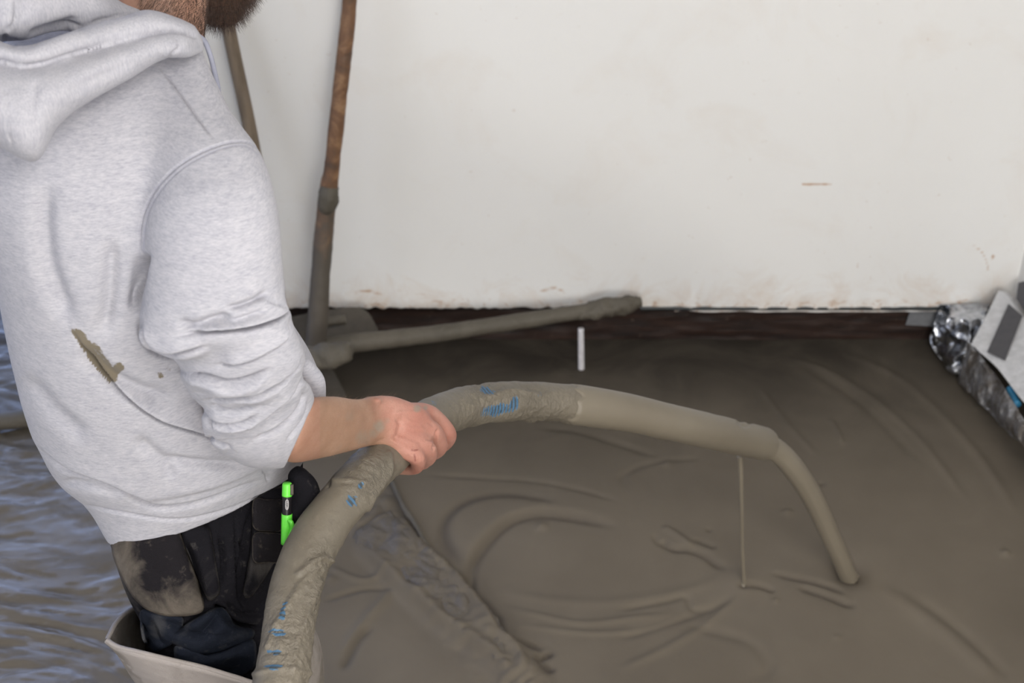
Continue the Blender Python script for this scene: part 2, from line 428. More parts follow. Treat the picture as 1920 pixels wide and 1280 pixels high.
def build_floor():
    xs = np.concatenate([np.arange(-3.6, -1.3, .03), np.arange(-1.3, -0.75, .008), np.arange(-0.75, 1.16, .0048), [1.16, 1.3]])
    ys = np.concatenate([np.arange(-2.6, 0.9, .1), np.arange(.9, 1.3, .012), np.arange(1.3, 2.86, .0048), np.arange(2.88, 5.2, .06)])
    X, Y = np.meshgrid(xs, ys); sh = X.shape
    x = X.ravel(); y = Y.ravel(); z = np.zeros_like(x)
    near = (x > -1.4) & (y > .8) & (y < 2.9)
    def G(pts): return np.array([P(a, b, h=0.0)[:2] for a, b in pts])
    dark_mask = np.zeros_like(x); wet = np.zeros_like(x)
    # rows: pixel polyline traced on the ground, width m, height m, step (drop across), taper
    R = [
     ([(780, 890), (900, 893), (1000, 900), (1100, 922), (1175, 946)], .006, -.0035, 0),
     ([(1060, 945), (960, 925), (890, 932), (845, 958), (830, 990), (845, 1030), (880, 1062)], .012, -.006, .004),
     ([(1165, 992), (1100, 972), (1020, 962), (960, 975), (915, 1012), (886, 1055), (880, 1095)], .010, -.008, -.008),
     ([(884, 1060), (882, 1100), (905, 1125), (930, 1155), (945, 1188), (985, 1205), (1040, 1218)], .009, -.016, -.009),
     ([(1040, 1218), (1010, 1235), (1040, 1262)], .008, -.010, 0),
     ([(935, 1130), (1000, 1150), (1090, 1168), (1180, 1160), (1270, 1150)], .006, .003, 0),
     ([(960, 1165), (1080, 1185), (1200, 1180), (1310, 1140)], .005, .003, 0),
     ([(1150, 1145), (1240, 1128), (1285, 1118), (1300, 1140), (1350, 1135)], .006, -.004, 0),
     ([(1150, 1200), (1240, 1170), (1330, 1140), (1380, 1112)], .009, -.004, 0),
     ([(1150, 1260), (1250, 1215), (1330, 1165), (1390, 1110)], .008, .003, 0),
     ([(900, 1090), (1000, 1120), (1150, 1130), (1290, 1105), (1375, 1070)], .012, .002, 0),
     ([(1230, 1012), (1262, 1028), (1290, 1030), (1320, 1040), (1345, 1058), (1368, 1072)], .007, -.006, .003),
     ([(1240, 985), (1270, 1005), (1300, 1030)], .008, .005, 0),
     ([(1300, 1010), (1345, 1028)], .006, -.005, 0),
     ([(1225, 1000), (1235, 1018), (1255, 1012)], .005, -.004, 0),
     ([(1440, 1074), (1510, 1090), (1560, 1105), (1590, 1120)], .006, -.005, .002),
     ([(1490, 1100), (1550, 1120), (1590, 1136), (1606, 1132)], .006, -.006, .002),
     ([(1395, 1100), (1430, 1102), (1455, 1112)], .006, -.005, 0),
     ([(1640, 1100), (1720, 1150), (1800, 1210), (1870, 1280)], .018, .004, 0),
     ([(1700, 1110), (1800, 1180), (1900, 1280)], .012, -.003, 0),
     ([(1280, 1170), (1400, 1200), (1440, 1250), (1400, 1280)], .012, -.003, 0),
     ([(1000, 800), (1100, 812), (1250, 860)], .010, -.004, 0),
     ([(1180, 920), (1170, 890), (1230, 865), (1330, 858)], .008, -.003, 0),
     ([(1420, 720), (1480, 800), (1540, 860)], .008, .003, 0),
     ([(1500, 680), (1620, 760), (1740, 880)], .012, -.003, 0),
     ([(1450, 660), (1560, 700), (1700, 800), (1830, 960)], .010, .003, 0),
     ([(1560, 650), (1700, 720), (1830, 850), (1915, 980)], .012, .003, 0),
     ([(1555, 785), (1570, 810), (1580, 835)], .006, .004, 0),
     # rubble ridge edges, lower left
     ([(655, 1010), (700, 1050), (745, 1095), (800, 1140), (860, 1190), (930, 1240), (975, 1290)], .012, .012, .010),
     ([(740, 960), (790, 1020), (850, 1080), (900, 1140), (960, 1215), (1010, 1290)], .012, .010, -.010),
     ([(610, 1060), (680, 1085), (740, 1060)], .006, .004, 0),
     ([(640, 1230), (680, 1170), (720, 1120), (740, 1085)], .010, .004, 0),
     ([(600, 1130), (690, 1100), (760, 1105)], .006, -.004, 0),
     ([(640, 1260), (670, 1200), (700, 1170)], .008, -.005, 0),
    ]
    gx, gy = x[near], y[near]; dz = np.zeros_like(gx); gr = np.zeros_like(gx)
    for pts, w, hh, step in R:
        q = G(pts); W = w*7
        sel = np.where((gx > q[:, 0].min()-W) & (gx < q[:, 0].max()+W) & (gy > q[:, 1].min()-W) & (gy < q[:, 1].max()+W))[0]
        if len(sel) == 0: continue
        d, s, t = polydist(gx[sel], gy[sel], q)
        k = np.clip(np.minimum(t, 1-t)/.2, 0, 1); k = k*k*(3-2*k)
        e = np.exp(-(d/w)**2)
        dz[sel] += k*(hh*e)
        if step: dz[sel] += k*step*(1/(1+np.exp(-np.clip(s/w*1.8, -20, 20)))-.5)*np.exp(-(d/(w*5))**2)
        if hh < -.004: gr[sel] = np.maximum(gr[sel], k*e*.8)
    # broad rubble belt
    q = G([(690, 960), (780, 1060), (860, 1150), (950, 1250), (1000, 1330)]); d, s, t = polydist(gx, gy, q)
    belt = np.exp(-(d/.055)**4)*(gx > -.5)*(gy < 2.25)
    idx = np.where(belt > .02)[0]
    for i in idx:
        a, b = gx[i], gy[i]
        n = vnoise(a*14, b*14)*.012+abs(vnoise(a*34, b*34, 3))*.008+vnoise(a*90, b*90, 5)*.0015
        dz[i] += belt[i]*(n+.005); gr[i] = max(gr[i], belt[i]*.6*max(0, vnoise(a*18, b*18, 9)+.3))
    # bumps, specks, the drip's foot and the hole the jet digs
    for (a, b, r, hh) in [(1015, 985, .012, .006), (1475, 962, .009, .005), (1471, 957, .004, -.004), (1330, 992, .005, -.004), (1540, 907, .006, -.004),
                          (1885, 1037, .008, .005), (1454, 1127, .005, .004), (1394, 1092, .035, .006), (1394, 1100, .007, -.006),
                          (1600, 1060, .14, .006), (1592, 1078, .028, -.012), (1250, 870, .01, .004), (620, 1085, .01, .004), (1570, 1196, .005, .003)]:
        c = G([(a, b)])[0]; d = np.hypot(gx-c[0], gy-c[1]); dz += hh*np.exp(-(d/r)**2)
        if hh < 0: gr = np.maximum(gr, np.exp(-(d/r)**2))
    # lazy waves left by the levelling
    dz += .0012*np.sin(gx*17+np.sin(gy*9)*2)*np.sin(gy*13+gx*4)
    dz *= 1.35; z[near] += dz; dark_mask[near] = gr
    # left side: thinner, wetter mix pulled into streaks
    wl = 1/(1+np.exp(np.clip((x+.50)/.035, -30, 30)))
    for i in np.where(wl > .02)[0]:
        a, b = x[i], y[i]
        wx = vnoise(a*3, b*3, 2)*.25
        z[i] += wl[i]*(vnoise((a+wx*1.6)*9, (b-wx*1.2)*22, 1)*.008+vnoise((a+wx)*22+b*9, (b-wx)*58-a*12, 4)*.0045+vnoise(a*60+b*30, b*95, 4)*.0016)
    wf = np.clip((y-2.22)/.5, 0, 1)*(.92+.08*np.sin(x*3+1))  # mask of the darker floor band along the back wall
    wet = np.clip(wl, 0, 1); back_dark = np.clip(wf, 0, 1)
    V = np.stack([x, y, z], 1); ny, nx = sh
    ii = (np.arange(ny-1)[:, None]*nx+np.arange(nx-1)[None, :]).ravel()
    Fc = np.stack([ii, ii+1, ii+nx+1, ii+nx], 1).tolist()
    me = mesh(V, Fc); attr(me, 'dark_mask', dark_mask); attr(me, 'wet', wet); attr(me, 'back_dark', back_dark)
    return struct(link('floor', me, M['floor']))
floor = build_floor()

def build_wall_back():
    xs = np.concatenate([np.arange(-.72, 1.17, .005), [1.165]]); zs = np.concatenate([np.linspace(0, .02, 6), np.linspace(.03, .6, 60), np.linspace(.62, 2.6, 70)])
    rag = np.array([.004*vnoise(x*20, 1)+.005*vnoise(x*55, 7)+(.004*abs(vnoise(x*6, 3))) for x in xs])
    # the left half of the edge is crumbled, the right half fairly straight
    rag = rag*np.where(xs < .3, 1.0, .35)
    co = []
    for zi, h in enumerate(zs):
        for xi, x in enumerate(xs):
            hh = PL+rag[xi]*(1-h/.1 if h < .1 else 0)+h*(2.6-PL)/2.6
            yy = YP+.004*vnoise(x*2, hh*2)-.006*max(0, 1-h/.05)*(vnoise(x*30, 2)+.2)
            co.append((x, yy, hh))
    co = np.array(co); n, m = len(zs), len(xs)
    u, v, _ = proj(co); sc = np.zeros(len(co))
    for pts, w, k in [([(1505, 346), (1535, 345), (1562, 347)], 3, .8), ([(1825, 460), (1840, 472), (1850, 490), (1853, 508)], 4, .75), ([(1863, 478), (1861, 484)], 4, 1.0),
                      ([(1545, 465), (1546, 478)], 3, .6), ([(1608, 495), (1609, 503)], 4, .7), ([(1632, 515), (1631, 525)], 3, .7), ([(1530, 380), (1560, 410), (1590, 435)], 2, .4),
                      ([(665, 548), (690, 546), (715, 550)], 5, .8), ([(1015, 545), (1040, 540), (1058, 547)], 6, .7), ([(960, 518), (972, 519)], 4, .5), ([(745, 545), (800, 553)], 4, .55)]:
        d, s, t = polydist(u, v, np.array(pts, float)); sc = np.maximum(sc, k*np.exp(-(d/w)**2))
    # thickness: a back sheet 6 cm behind and a lower lip
    V = co.tolist(); Fc = []
    for i in range(n-1):
        for j in range(m-1): Fc.append((i*m+j, i*m+j+1, (i+1)*m+j+1, (i+1)*m+j))
    o = len(V); V += [(c[0], YW+.06, c[2]) for c in co[:m]]
    for j in range(m-1): Fc.append((j+1, j, o+j, o+j+1))
    o2 = len(V); V += [(-.72, YW+.06, c[2]) for c in co[::m]]
    for i in range(n-1): Fc.append((i*m, (i+1)*m, o2+i+1, o2+i))
    me = mesh(V, Fc); attr(me, 'scuff', np.concatenate([sc, np.zeros(len(V)-len(co))]))
    return struct(link('wall_back', me, M['wall']))
build_wall_back()

def box(name, lo, hi, mat, parent=None, bevel=0):
    bm = bmesh.new(); bmesh.ops.create_cube(bm, size=1)
    for v in bm.verts: v.co = Vector([lo[i]+(v.co[i]+.5)*(hi[i]-lo[i]) for i in range(3)])
    if bevel: bmesh.ops.bevel(bm, geom=bm.edges[:], offset=bevel, segments=2, affect='EDGES')
    me = bpy.data.meshes.new(name); bm.to_mesh(me); bm.free()
    return link(name, me, mat, parent, smooth=False)
struct(box('wall_right', (1.165, -2.6, .13), (1.3, 2.85, 2.6), M['wall']))
struct(box('baseboard_right', (1.15, -2.6, -.05), (1.3, 2.82, .135), M['sill']))
struct(box('wall_left', (-3.75, -2.6, -.05), (-3.6, 5.2, 2.6), M['wall']))
struct(box('wall_rear', (-3.6, -2.7, -.05), (1.3, -2.6, 2.6), M['wall']))
struct(box('ceiling', (-3.6, -2.6, 2.6), (1.3, 2.9, 2.7), M['ceil']))

def build_sill():
    xs = np.linspace(-.72, 1.165, 180); hs = np.linspace(-.03, PL+.03, 22); V = []; Fc = []
    for h in hs:
        for x in xs: V.append((x, YW-.004+.003*vnoise(x*12, h*60)+.002*vnoise(x*50, h*90, 3), h))
    m = len(xs)
    for i in range(len(hs)-1):
        for j in range(m-1): Fc.append((i*m+j, i*m+j+1, (i+1)*m+j+1, (i+1)*m+j))
    o = len(V); V += [(-.72, YW+.06, -.03), (1.165, YW+.06, -.03), (1.165, YW+.06, PL+.03), (-.72, YW+.06, PL+.03)]
    t0 = (len(hs)-1)*m
    Fc += [(o, o+1, m-1, 0), (o+1, o, o+3, o+2), (t0, t0+m-1, o+2, o+3)]
    return struct(link('baseboard_back', mesh(V, Fc), M['sill']))
build_sill()
def strip():
    # dark membrane edge peeping out under the plaster, with plaster crumbs below it
    xs = np.linspace(.30, 1.13, 120); V = []; Fc = []
    for x in xs:
        a = .004+.003*abs(vnoise(x*14, 2)); V += [(x, YP-.004, PL+.004), (x, YP-.004, PL-a), (x, YP+.02, PL-a), (x, YP+.02, PL+.004)]
    for i in range(len(xs)-1):
        for j in range(4): k = (j+1) % 4; Fc.append((i*4+j, i*4+k, (i+1)*4+k, (i+1)*4+j))
    struct(link('trim_1', mesh(V, Fc), M['blackpl']))
    xs = np.linspace(.38, 1.10, 160); V = []; Fc = []
    for x in xs:
        a = max(.0008, .005+.006*vnoise(x*16, 11)); V += [(x, YP-.001, PL-.004), (x, YP-.003, PL-.004-a), (x, YP+.02, PL-.004-a), (x, YP+.02, PL-.004)]
    for i in range(len(xs)-1):
        for j in range(4): k = (j+1) % 4; Fc.append((i*4+j, i*4+k, (i+1)*4+k, (i+1)*4+j))
    struct(link('trim_2', mesh(V, Fc), M['wall']))
strip()

# ------------------------------------------------------------------ hose
HR = .0285
HP = [(470, 1520, 1.42), (492, 1400, 1.455), (528, 1262, 1.51), (558, 1090, 1.585), (598, 1000, 1.625), (645, 937, 1.665), (693, 883, 1.73), (752, 828, 1.82),
      (812, 784, 1.93), (872, 762, 2.02), (960, 752, 2.08), (1050, 754, 2.14), (1170, 772, 2.21), (1290, 799, 2.31)]
TIPP = [(1050, 754, 2.14), (1170, 772, 2.21), (1290, 799, 2.31), (1432, 832, 2.53)]
hose_path = [np.array(q) for q in [(-.95, -2.2, .035), (-.75, -1.2, .035), (-.55, -.45, .05), (-.42, .1, .16), (-.33, .42, .38), (-.28, .68, .575)]] + [P(*p) for p in HP]
HPATH = crom(hose_path, 420)
def seg_axis(path, p):
    d = np.linalg.norm(path-p, axis=1); i = int(d.argmin()); return path[i], d[i]

def build_hose():
    root = thing('screed_hose', 'mud-caked blue ribbed screed hose held in the man\'s hand, arching over the wet floor', 'hose', (-.95, -2.2, 0))
    L = np.concatenate([[0], np.cumsum(np.linalg.norm(np.diff(HPATH, axis=0), axis=1))]); tot = L[-1]
    n = 2200; s = np.linspace(0, tot, n); C = np.stack([np.interp(s, L, HPATH[:, i]) for i in range(3)], 1)
    T, N, B = frames(C); m = 72; th = np.arange(m)*2*math.pi/m
    D = np.cos(th)[None, :, None]*N[:, None, :]+np.sin(th)[None, :, None]*B[:, None, :]
    base = C[:, None, :]+D*HR; u, v, z = proj(base.reshape(-1, 3)); u = u.reshape(n, m); v = v.reshape(n, m)
    def blob(cu, cv, ru, rv, rot=0):
        a = math.radians(rot); du = u-cu; dv = v-cv; x = du*math.cos(a)+dv*math.sin(a); y = -du*math.sin(a)+dv*math.cos(a)
        return np.exp(-((x/ru)**2+(y/rv)**2)**1.5)
    bare = np.zeros((n, m))
    for b in [(935, 768, 42, 16, -14), (965, 758, 12, 22, 20), (913, 732, 22, 9, 20), (662, 940, 16, 17, -50), (676, 910, 6, 8, 0), (512, 1250, 26, 8, 0), (516, 1222, 26, 6, 0), (520, 1185, 22, 10, 0), (530, 1150, 8, 24, 10),
              (535, 1132, 6, 7, 0), (990, 772, 30, 10, -4), (1020, 745, 20, 16, 0), (815, 758, 10, 22, -30)]:
        k = .85 if b[0] not in (990, 1020, 815) else .5
        bare = np.maximum(bare, k*blob(*b))
    rib = .5+.5*np.cos(s*2*math.pi/.0062)[:, None]*np.ones((1, m))
    # where the coat of mortar is rough, where smooth
    rc = np.zeros((n, m))
    for b in [(1000, 760, 75, 45, 0), (900, 745, 60, 50, -20), (690, 890, 45, 55, 0), (600, 1060, 30, 40, 20), (590, 1180, 45, 150, 10), (540, 1200, 50, 90, 0)]: rc = np.maximum(rc, blob(*b))
    disp = np.zeros((n, m))
    for i in range(0, n):
        if s[i] < 1.6: continue
        for j in range(m):
            q = base[i, j]
            a = vnoise(q[0]*28, q[1]*28, q[2]*28); bnz = vnoise(q[0]*95, q[1]*95, q[2]*95)
            disp[i, j] = .0016*a+rc[i, j]*(.0022*bnz+.0016*abs(a))
    under = np.clip(-D[:, :, 2]-.55, 0, 1)       # drips hanging below
    dn = np.array([max(0, vnoise(x*26, 4.0))*.020+.002 for x in s])[:, None]
    sel = np.clip((s-(tot-.75))/.2, 0, 1)[:, None]
    disp += under*dn*sel
    disp = disp*(1-.85*np.clip(bare*1.3, 0, 1))-.0012*np.clip(bare*1.4, 0, 1)
    disp += (np.clip(bare*1.3, 0, 1)+.45*rc)*.0009*(rib-.5)
    # ridges of mortar that ran along the hose
    for pts, w, hh in [([(500, 1215), (520, 1165), (560, 1100), (600, 1060)], 4, .003), ([(545, 1280), (560, 1200), (585, 1130), (600, 1090)], 4, .003), ([(622, 900), (645, 900), (690, 905)], 4, .003),
                       ([(655, 850), (625, 885), (614, 910)], 3, -.004), ([(730, 850), (728, 890), (700, 930), (690, 955)], 5, .004), ([(470, 1265), (520, 1252), (580, 1262)], 5, .003),
                       ([(620, 1050), (600, 1045), (560, 1075)], 5, .004), ([(520, 1175), (545, 1130), (575, 1095)], 3, .003), ([(920, 745), (960, 730), (1010, 740), (1040, 735)], 4, .003), ([(905, 760), (915, 740), (950, 735)], 4, .002)]:
        d, sg, t = polydist(u.ravel(), v.ravel(), np.array(pts, float)); disp += hh*np.exp(-(d/w)**2).reshape(n, m)*(D@(-nrm(P(*HP[5])-CAM)) > 0)
    R = C[:, None, :]+D*(HR+disp)[:, :, None]
    me = mesh(*rings_mesh(R)); z0 = [0, 0]
    attr(me, 'bare', np.concatenate([bare.ravel(), z0])); attr(me, 'rib', np.concatenate([rib.ravel(), z0])); attr(me, 'rough_coat', np.concatenate([rc.ravel(), z0]))
    link('ribbed_hose', me, M['hose'], root)
    # smooth end pipe, open mouth
    C2 = crom([P(*p) for p in TIPP], 160); T, N, B = frames(C2); m = 64; th = np.arange(m)*2*math.pi/m
    D = np.cos(th)[None, :, None]*N[:, None, :]+np.sin(th)[None, :, None]*B[:, None, :]
    k = np.arange(160)/159.0
    rr = .0302+.0006*np.sin(k*9)-.0012*k
    # torn start of the coat, notch band near the mouth
    rad = rr[:, None]*np.ones((1, m))
    for i in range(160):
        for j in range(m):
            q = C2[i]+D[i, j]*.03
            rad[i, j] += .0006*vnoise(q[0]*25, q[1]*25, q[2]*25)
            if i < 14: rad[i, j] = min(rad[i, j], .0275+.003*max(0, min(1, (i-6+6*vnoise(j*.25, 2.0))/3)))
    und = np.clip(-D[:, :, 2]-.6, 0, 1); dn = np.array([max(0, vnoise(x*14, 9.0))*.012*(1-x)**2+.0035*(1-x) for x in k])[:, None]; rad += und*dn
    pc = C2[None]*0
    R = C2[:, None, :]+D*rad[:, :, None]
    u2, v2, z2 = proj(R.reshape(-1, 3))
    for pts, w, hh in [([(1386, 790), (1396, 797), (1404, 795)], 4, -.004), ([(1404, 793), (1420, 797), (1438, 803)], 5, .0008)]:
        d, sg, t = polydist(u2, v2, np.array(pts, float)); R += D*(hh*np.exp(-(d/w)**2)).reshape(160, m)[:, :, None]
    ends = []
    cE = C2[-1]; aE = T[-1]; e = R[-1]-cE
    for f_, a_ in ((1.0, .002), (.985, .0038), (.95, .0048), (.88, .0045), (.84, .001), (.82, -.012), (.80, -.05)): ends.append(cE+e*f_+aE*a_)
    R = np.concatenate([R, np.array(ends)])
    link('end_pipe', mesh(*rings_mesh(R)), M['smooth'], root)
    return root
build_hose()
TIP = P(1432, 832, 2.53)

def build_stream():
    # jet of wet screed from the mouth to the pool
    A = P(1425, 831, 2.515); E = P(1592, 1084, h=-.004)
    pts = [A, P(1458, 846, 2.545), P(1490, 880, 2.575), P(1525, 935, 2.62), P(1555, 1000, 2.665), P(1578, 1050, 2.70), E]
    rad = [.0208, .0208, .0205, .0195, .0185, .0178, .0185]
    R = tube(pts, rad, 40, 90)
    for i in range(90):
        for j in range(40):
            q = R[i, j]; R[i, j] += (q-R[i].mean(0))*.05*vnoise(j*.8, i*.02, 2)
    o = link('screed_stream', mesh(*rings_mesh(R)), M['smooth']); tag(o, 'thick jet of wet screed pouring from the pipe mouth into the pool', 'screed stream')
    a = P(1387, 858, 2.525); b = P(1394, 1098, h=-.004)
    mid = [a+np.array([0, 0, .004]), a*(.93)+b*.07+np.array([.001, 0, 0]), a*.7+b*.3+np.array([.001, 0, 0]), a*.3+b*.7, b+np.array([0, 0, .012]), b]
    R = tube(mid, [.0060, .0046, .0040, .0038, .0044, .010], 20, 70)
    o = link('screed_drip', mesh(*rings_mesh(R)), M['smooth']); tag(o, 'thin thread of screed dripping from the underside of the pipe', 'screed drip')
build_stream()

# ------------------------------------------------------------------ the man
PB = P(385, 1012, 1.75)
person = thing('person', 'bearded person in light grey hoodie, black work trousers and waders, gripping the pouring hose', 'person', (-.40, 1.36, 0))

# right forearm and hand, fingers kept outside the hose wall
def pushout(c, r, path=HPATH):
    a, d = seg_axis(path, c); need = HR+r+.0005
    if d < need: c = a+(c-a)/max(d, 1e-6)*need
    return c
FING = {  # u, v, z, radius
 'index': [(745, 775, 1.775, .0135), (775, 772, 1.80, .0130), (804, 778, 1.835, .0125), (829, 810, 1.885, .0108), (824, 838, 1.945, .0095), (800, 830, 1.975, .0085)],
 'middle': [(740, 790, 1.765, .0135), (775, 797, 1.785, .0135), (809, 808, 1.812, .0130), (821, 836, 1.865, .0108), (803, 853, 1.92, .0095), (783, 848, 1.95, .0085)],
 'ring': [(735, 805, 1.755, .0135), (768, 820, 1.77, .0130), (799, 838, 1.792, .0122), (802, 860, 1.838, .0104), (782, 869, 1.885, .0092), (764, 862, 1.91, .0082)],
 'little': [(728, 818, 1.75, .0130), (750, 838, 1.757, .0122), (774, 856, 1.770, .0112), (775, 871, 1.805, .0094), (755, 878, 1.828, .0086), (736, 880, 1.838, .0070)],
 'thumb': [(726, 790, 1.785, .0135), (724, 800, 1.82, .0128), (735, 812, 1.862, .0110), (760, 822, 1.88, .0095)]}
parts = []
tips = {}
for k, pts in FING.items():
    C = []; 
    for i, (a, b, z, r) in enumerate(pts):
        c = P(a, b, z)
        if i >= 2 or (k == 'thumb' and i): c = pushout(c, r*.92)
        C.append(c)
    # keep chain smooth: linear bones with capsule bends
    rr = [p[3] for p in pts]
    parts.append(capsule(C, rr, n=34, m=18)); tips[k] = (C[-1], C[-2], rr[-1])
    # knuckle mound
    kn = C[2]-nrm(C[2]-CAM)*.0022
    if k != 'thumb': parts.append(ellipsoid(kn, [RGT*.0115, UPV*.0105, FWD*.0105]))
# palm and forearm
parts.append(loft_px([(700, 836, 712, 741, 1.745, .024), (722, 842, 738, 742, 1.757, .020), (745, 852, 764, 750, 1.77, .018), (765, 862, 792, 762, 1.785, .0165), (780, 862, 806, 775, 1.80, .014)], 20, 40, sq=2.4))
parts.append(loft_px([(440, 812, 500, 755, 1.56, .028), (500, 832, 560, 756, 1.575, .032), (542, 866, 588, 745, 1.565, .043), (600, 859, 628, 743, 1.61, .040), (655, 846, 668, 748, 1.67, .032), (700, 835, 704, 742, 1.735, .026), (722, 842, 735, 742, 1.757, .022)], 50, 44, sq=2.2))
parts.append(capsule([P(560, 800, 1.60), P(500, 800, 1.575), P(455, 782, 1.55)], [.034, .036, .036]))
parts.append(capsule([P(455, 782, 1.55), P(430, 620, 1.47), P(405, 440, 1.45), P(385, 380, 1.47)], [.030, .038, .045, .045]))
# styloid bump and tendons
parts.append(ellipsoid(P(697, 752, 1.725), [RGT*.013, UPV*.006, FWD*.010]))
parts.append(loft_px([(722, 842, 738, 744, 1.752, .016), (745, 852, 762, 752, 1.764, .015), (768, 862, 788, 764, 1.780, .015), (786, 866, 806, 776, 1.796, .014)], 20, 36, sq=2.4))

# trunk: rings at height h with silhouettes (uL,YL),(uR,YR), half depth b, near-side lift
def ring_h(h, uL, YL, uR, YR, b, lift=0.0, m=64):
    def pt(u, Y):
        v = 640+F*math.tan(math.atan2(CAMH-h, Y)-PITCH); q = P(u, v, Y=Y); q[2] = h; return q
    L = pt(uL, YL); Q = pt(uR, YR); C = (L+Q)/2; A = (Q-L)/2
    d = (C-CAM)*np.array([1, 1, 0]); d = nrm(d); th = np.arange(m)*2*math.pi/m
    R = C+np.outer(np.cos(th), A)+np.outer(np.sin(th), d*b)
    R[:, 2] += lift*np.clip(-np.sin(th), 0, 1)
    return R
def trunk(rows, n, inner=0.0):
    s = crom(rows, n); R = []
    for r in s:
        q = ring_h(*r)
        if inner: c = q.mean(0); e = q-c; e2 = np.linalg.norm(e, axis=1)[:, None]; q = c+e*(1-inner/e2)
        R.append(q)
    return np.array(R)
TR = [(.757, 201, 1.272, 566, 1.425, .105, .050), (.80, 162, 1.285, 586, 1.415, .120, .055), (.84, 104, 1.295, 600, 1.42, .135, .03), (.88, 74, 1.30, 603, 1.42, .145, .0), (.92, 50, 1.30, 585, 1.42, .150, 0),
      (1.0, 20, 1.30, 525, 1.42, .155, 0), (1.1, -10, 1.31, 500, 1.42, .155, 0), (1.18, -45, 1.32, 480, 1.42, .150, 0), (1.25, -70, 1.34, 424, 1.43, .14, 0), (1.295, -60, 1.38, 386, 1.44, .115, 0), (1.32, 20, 1.42, 345, 1.45, .07, 0)]
parts.append(rings_mesh(trunk([q for q in TR if .87 < q[0] < 1.28], 30, .028)))
# neck, head (turned towards the hose), hips and legs
NB = P(285, 60, 1.56)
FACE = nrm(np.array([.80, .30, -.52])); HC = P(380, -203, 1.60)
SIDE = nrm(np.cross(FACE, np.array([0, 0, 1.0]))); TOPV = np.cross(SIDE, FACE)
parts.append(capsule([NB+np.array([-.02, 0.03, -.10]), NB, NB*.5+HC*.5-FACE*.02, HC-TOPV*.02-FACE*.02], [.045, .056, .058, .06]))
parts.append(ellipsoid(HC+TOPV*.02-FACE*.015, [FACE*.098, SIDE*.077, TOPV*.105]))
parts.append(ellipsoid(HC+FACE*.03-TOPV*.055, [FACE*.066, SIDE*.058, TOPV*.062]))       # jaw
parts.append(ellipsoid(HC+FACE*.075-TOPV*.095, [FACE*.024, SIDE*.026, TOPV*.022]))      # chin
parts.append(ellipsoid(HC+FACE*.105-TOPV*.022, [FACE*.014, SIDE*.0125, TOPV*.011]))      # nose tip
parts.append(capsule([HC+FACE*.084+TOPV*.02, HC+FACE*.104-TOPV*.018], [.007, .009]))
for sgn in (1, -1):
    parts.append(ellipsoid(HC+SIDE*sgn*.078-TOPV*.005-FACE*.012, [FACE*.017, SIDE*.008, TOPV*.031]))   # ear
    parts.append(capsule([HC+FACE*.088+TOPV*.034+SIDE*sgn*.014, HC+FACE*.076+TOPV*.036+SIDE*sgn*.045], [.007, .007]))  # brow
    parts.append(ellipsoid(HC+FACE*.058-TOPV*.022+SIDE*sgn*.040, [FACE*.022, SIDE*.020, TOPV*.022]))
parts.append(capsule([HC+FACE*.093-TOPV*.057-SIDE*.018, HC+FACE*.098-TOPV*.055, HC+FACE*.093-TOPV*.057+SIDE*.018], [.005, .007, .005]))
RL = np.array([-.365, 1.315, 0]); LL = np.array([-.405, 1.475, 0])
def at3(b, h, dx=0, dy=0): return np.array([b[0]+dx, b[1]+dy, h])
parts.append(ellipsoid(np.array([-.375, 1.375, .76]), [np.array([.07, 0, 0]), np.array([0, .08, 0]), np.array([0, 0, .10])]))
for b in (RL, LL):
    parts.append(capsule([at3(b, .74), at3(b, .6), at3(b, .46, .02), at3(b, .3, .01), at3(b, .10, -.01)], [.060, .058, .050, .048, .040]))
    parts.append(capsule([at3(b, .045, -.02), at3(b, .04, .09, .05), at3(b, .035, .15, .09)], [.036, .036, .028]))
# left arm, forward on the far side of the chest
LS = P(40, -60, 1.80)
LS = np.array([-.47, 1.56, 1.20]); LEb = np.array([-.46, 1.66, .97]); LW = np.array([-.42, 1.58, .90]); LH = np.array([-.39, 1.54, .885])
parts.append(capsule([LS, LEb, LW, LH], [.055, .045, .030, .026]))
for i in range(4):
    o_ = np.array([.012*i-.02, -.006*i, .004]); parts.append(capsule([LH+o_, LH+o_+np.array([.03, -.03, -.01]), LH+o_+np.array([.035, -.05, -.035])], [.011, .009, .008]))
parts.append(capsule([LW+np.array([-.01, -.01, 0]), LH+np.array([-.02, -.03, .0]), LH+np.array([-.0, -.055, -.005])], [.013, .011, .009]))
body_me = remesh(parts, .0021, 5, .45)

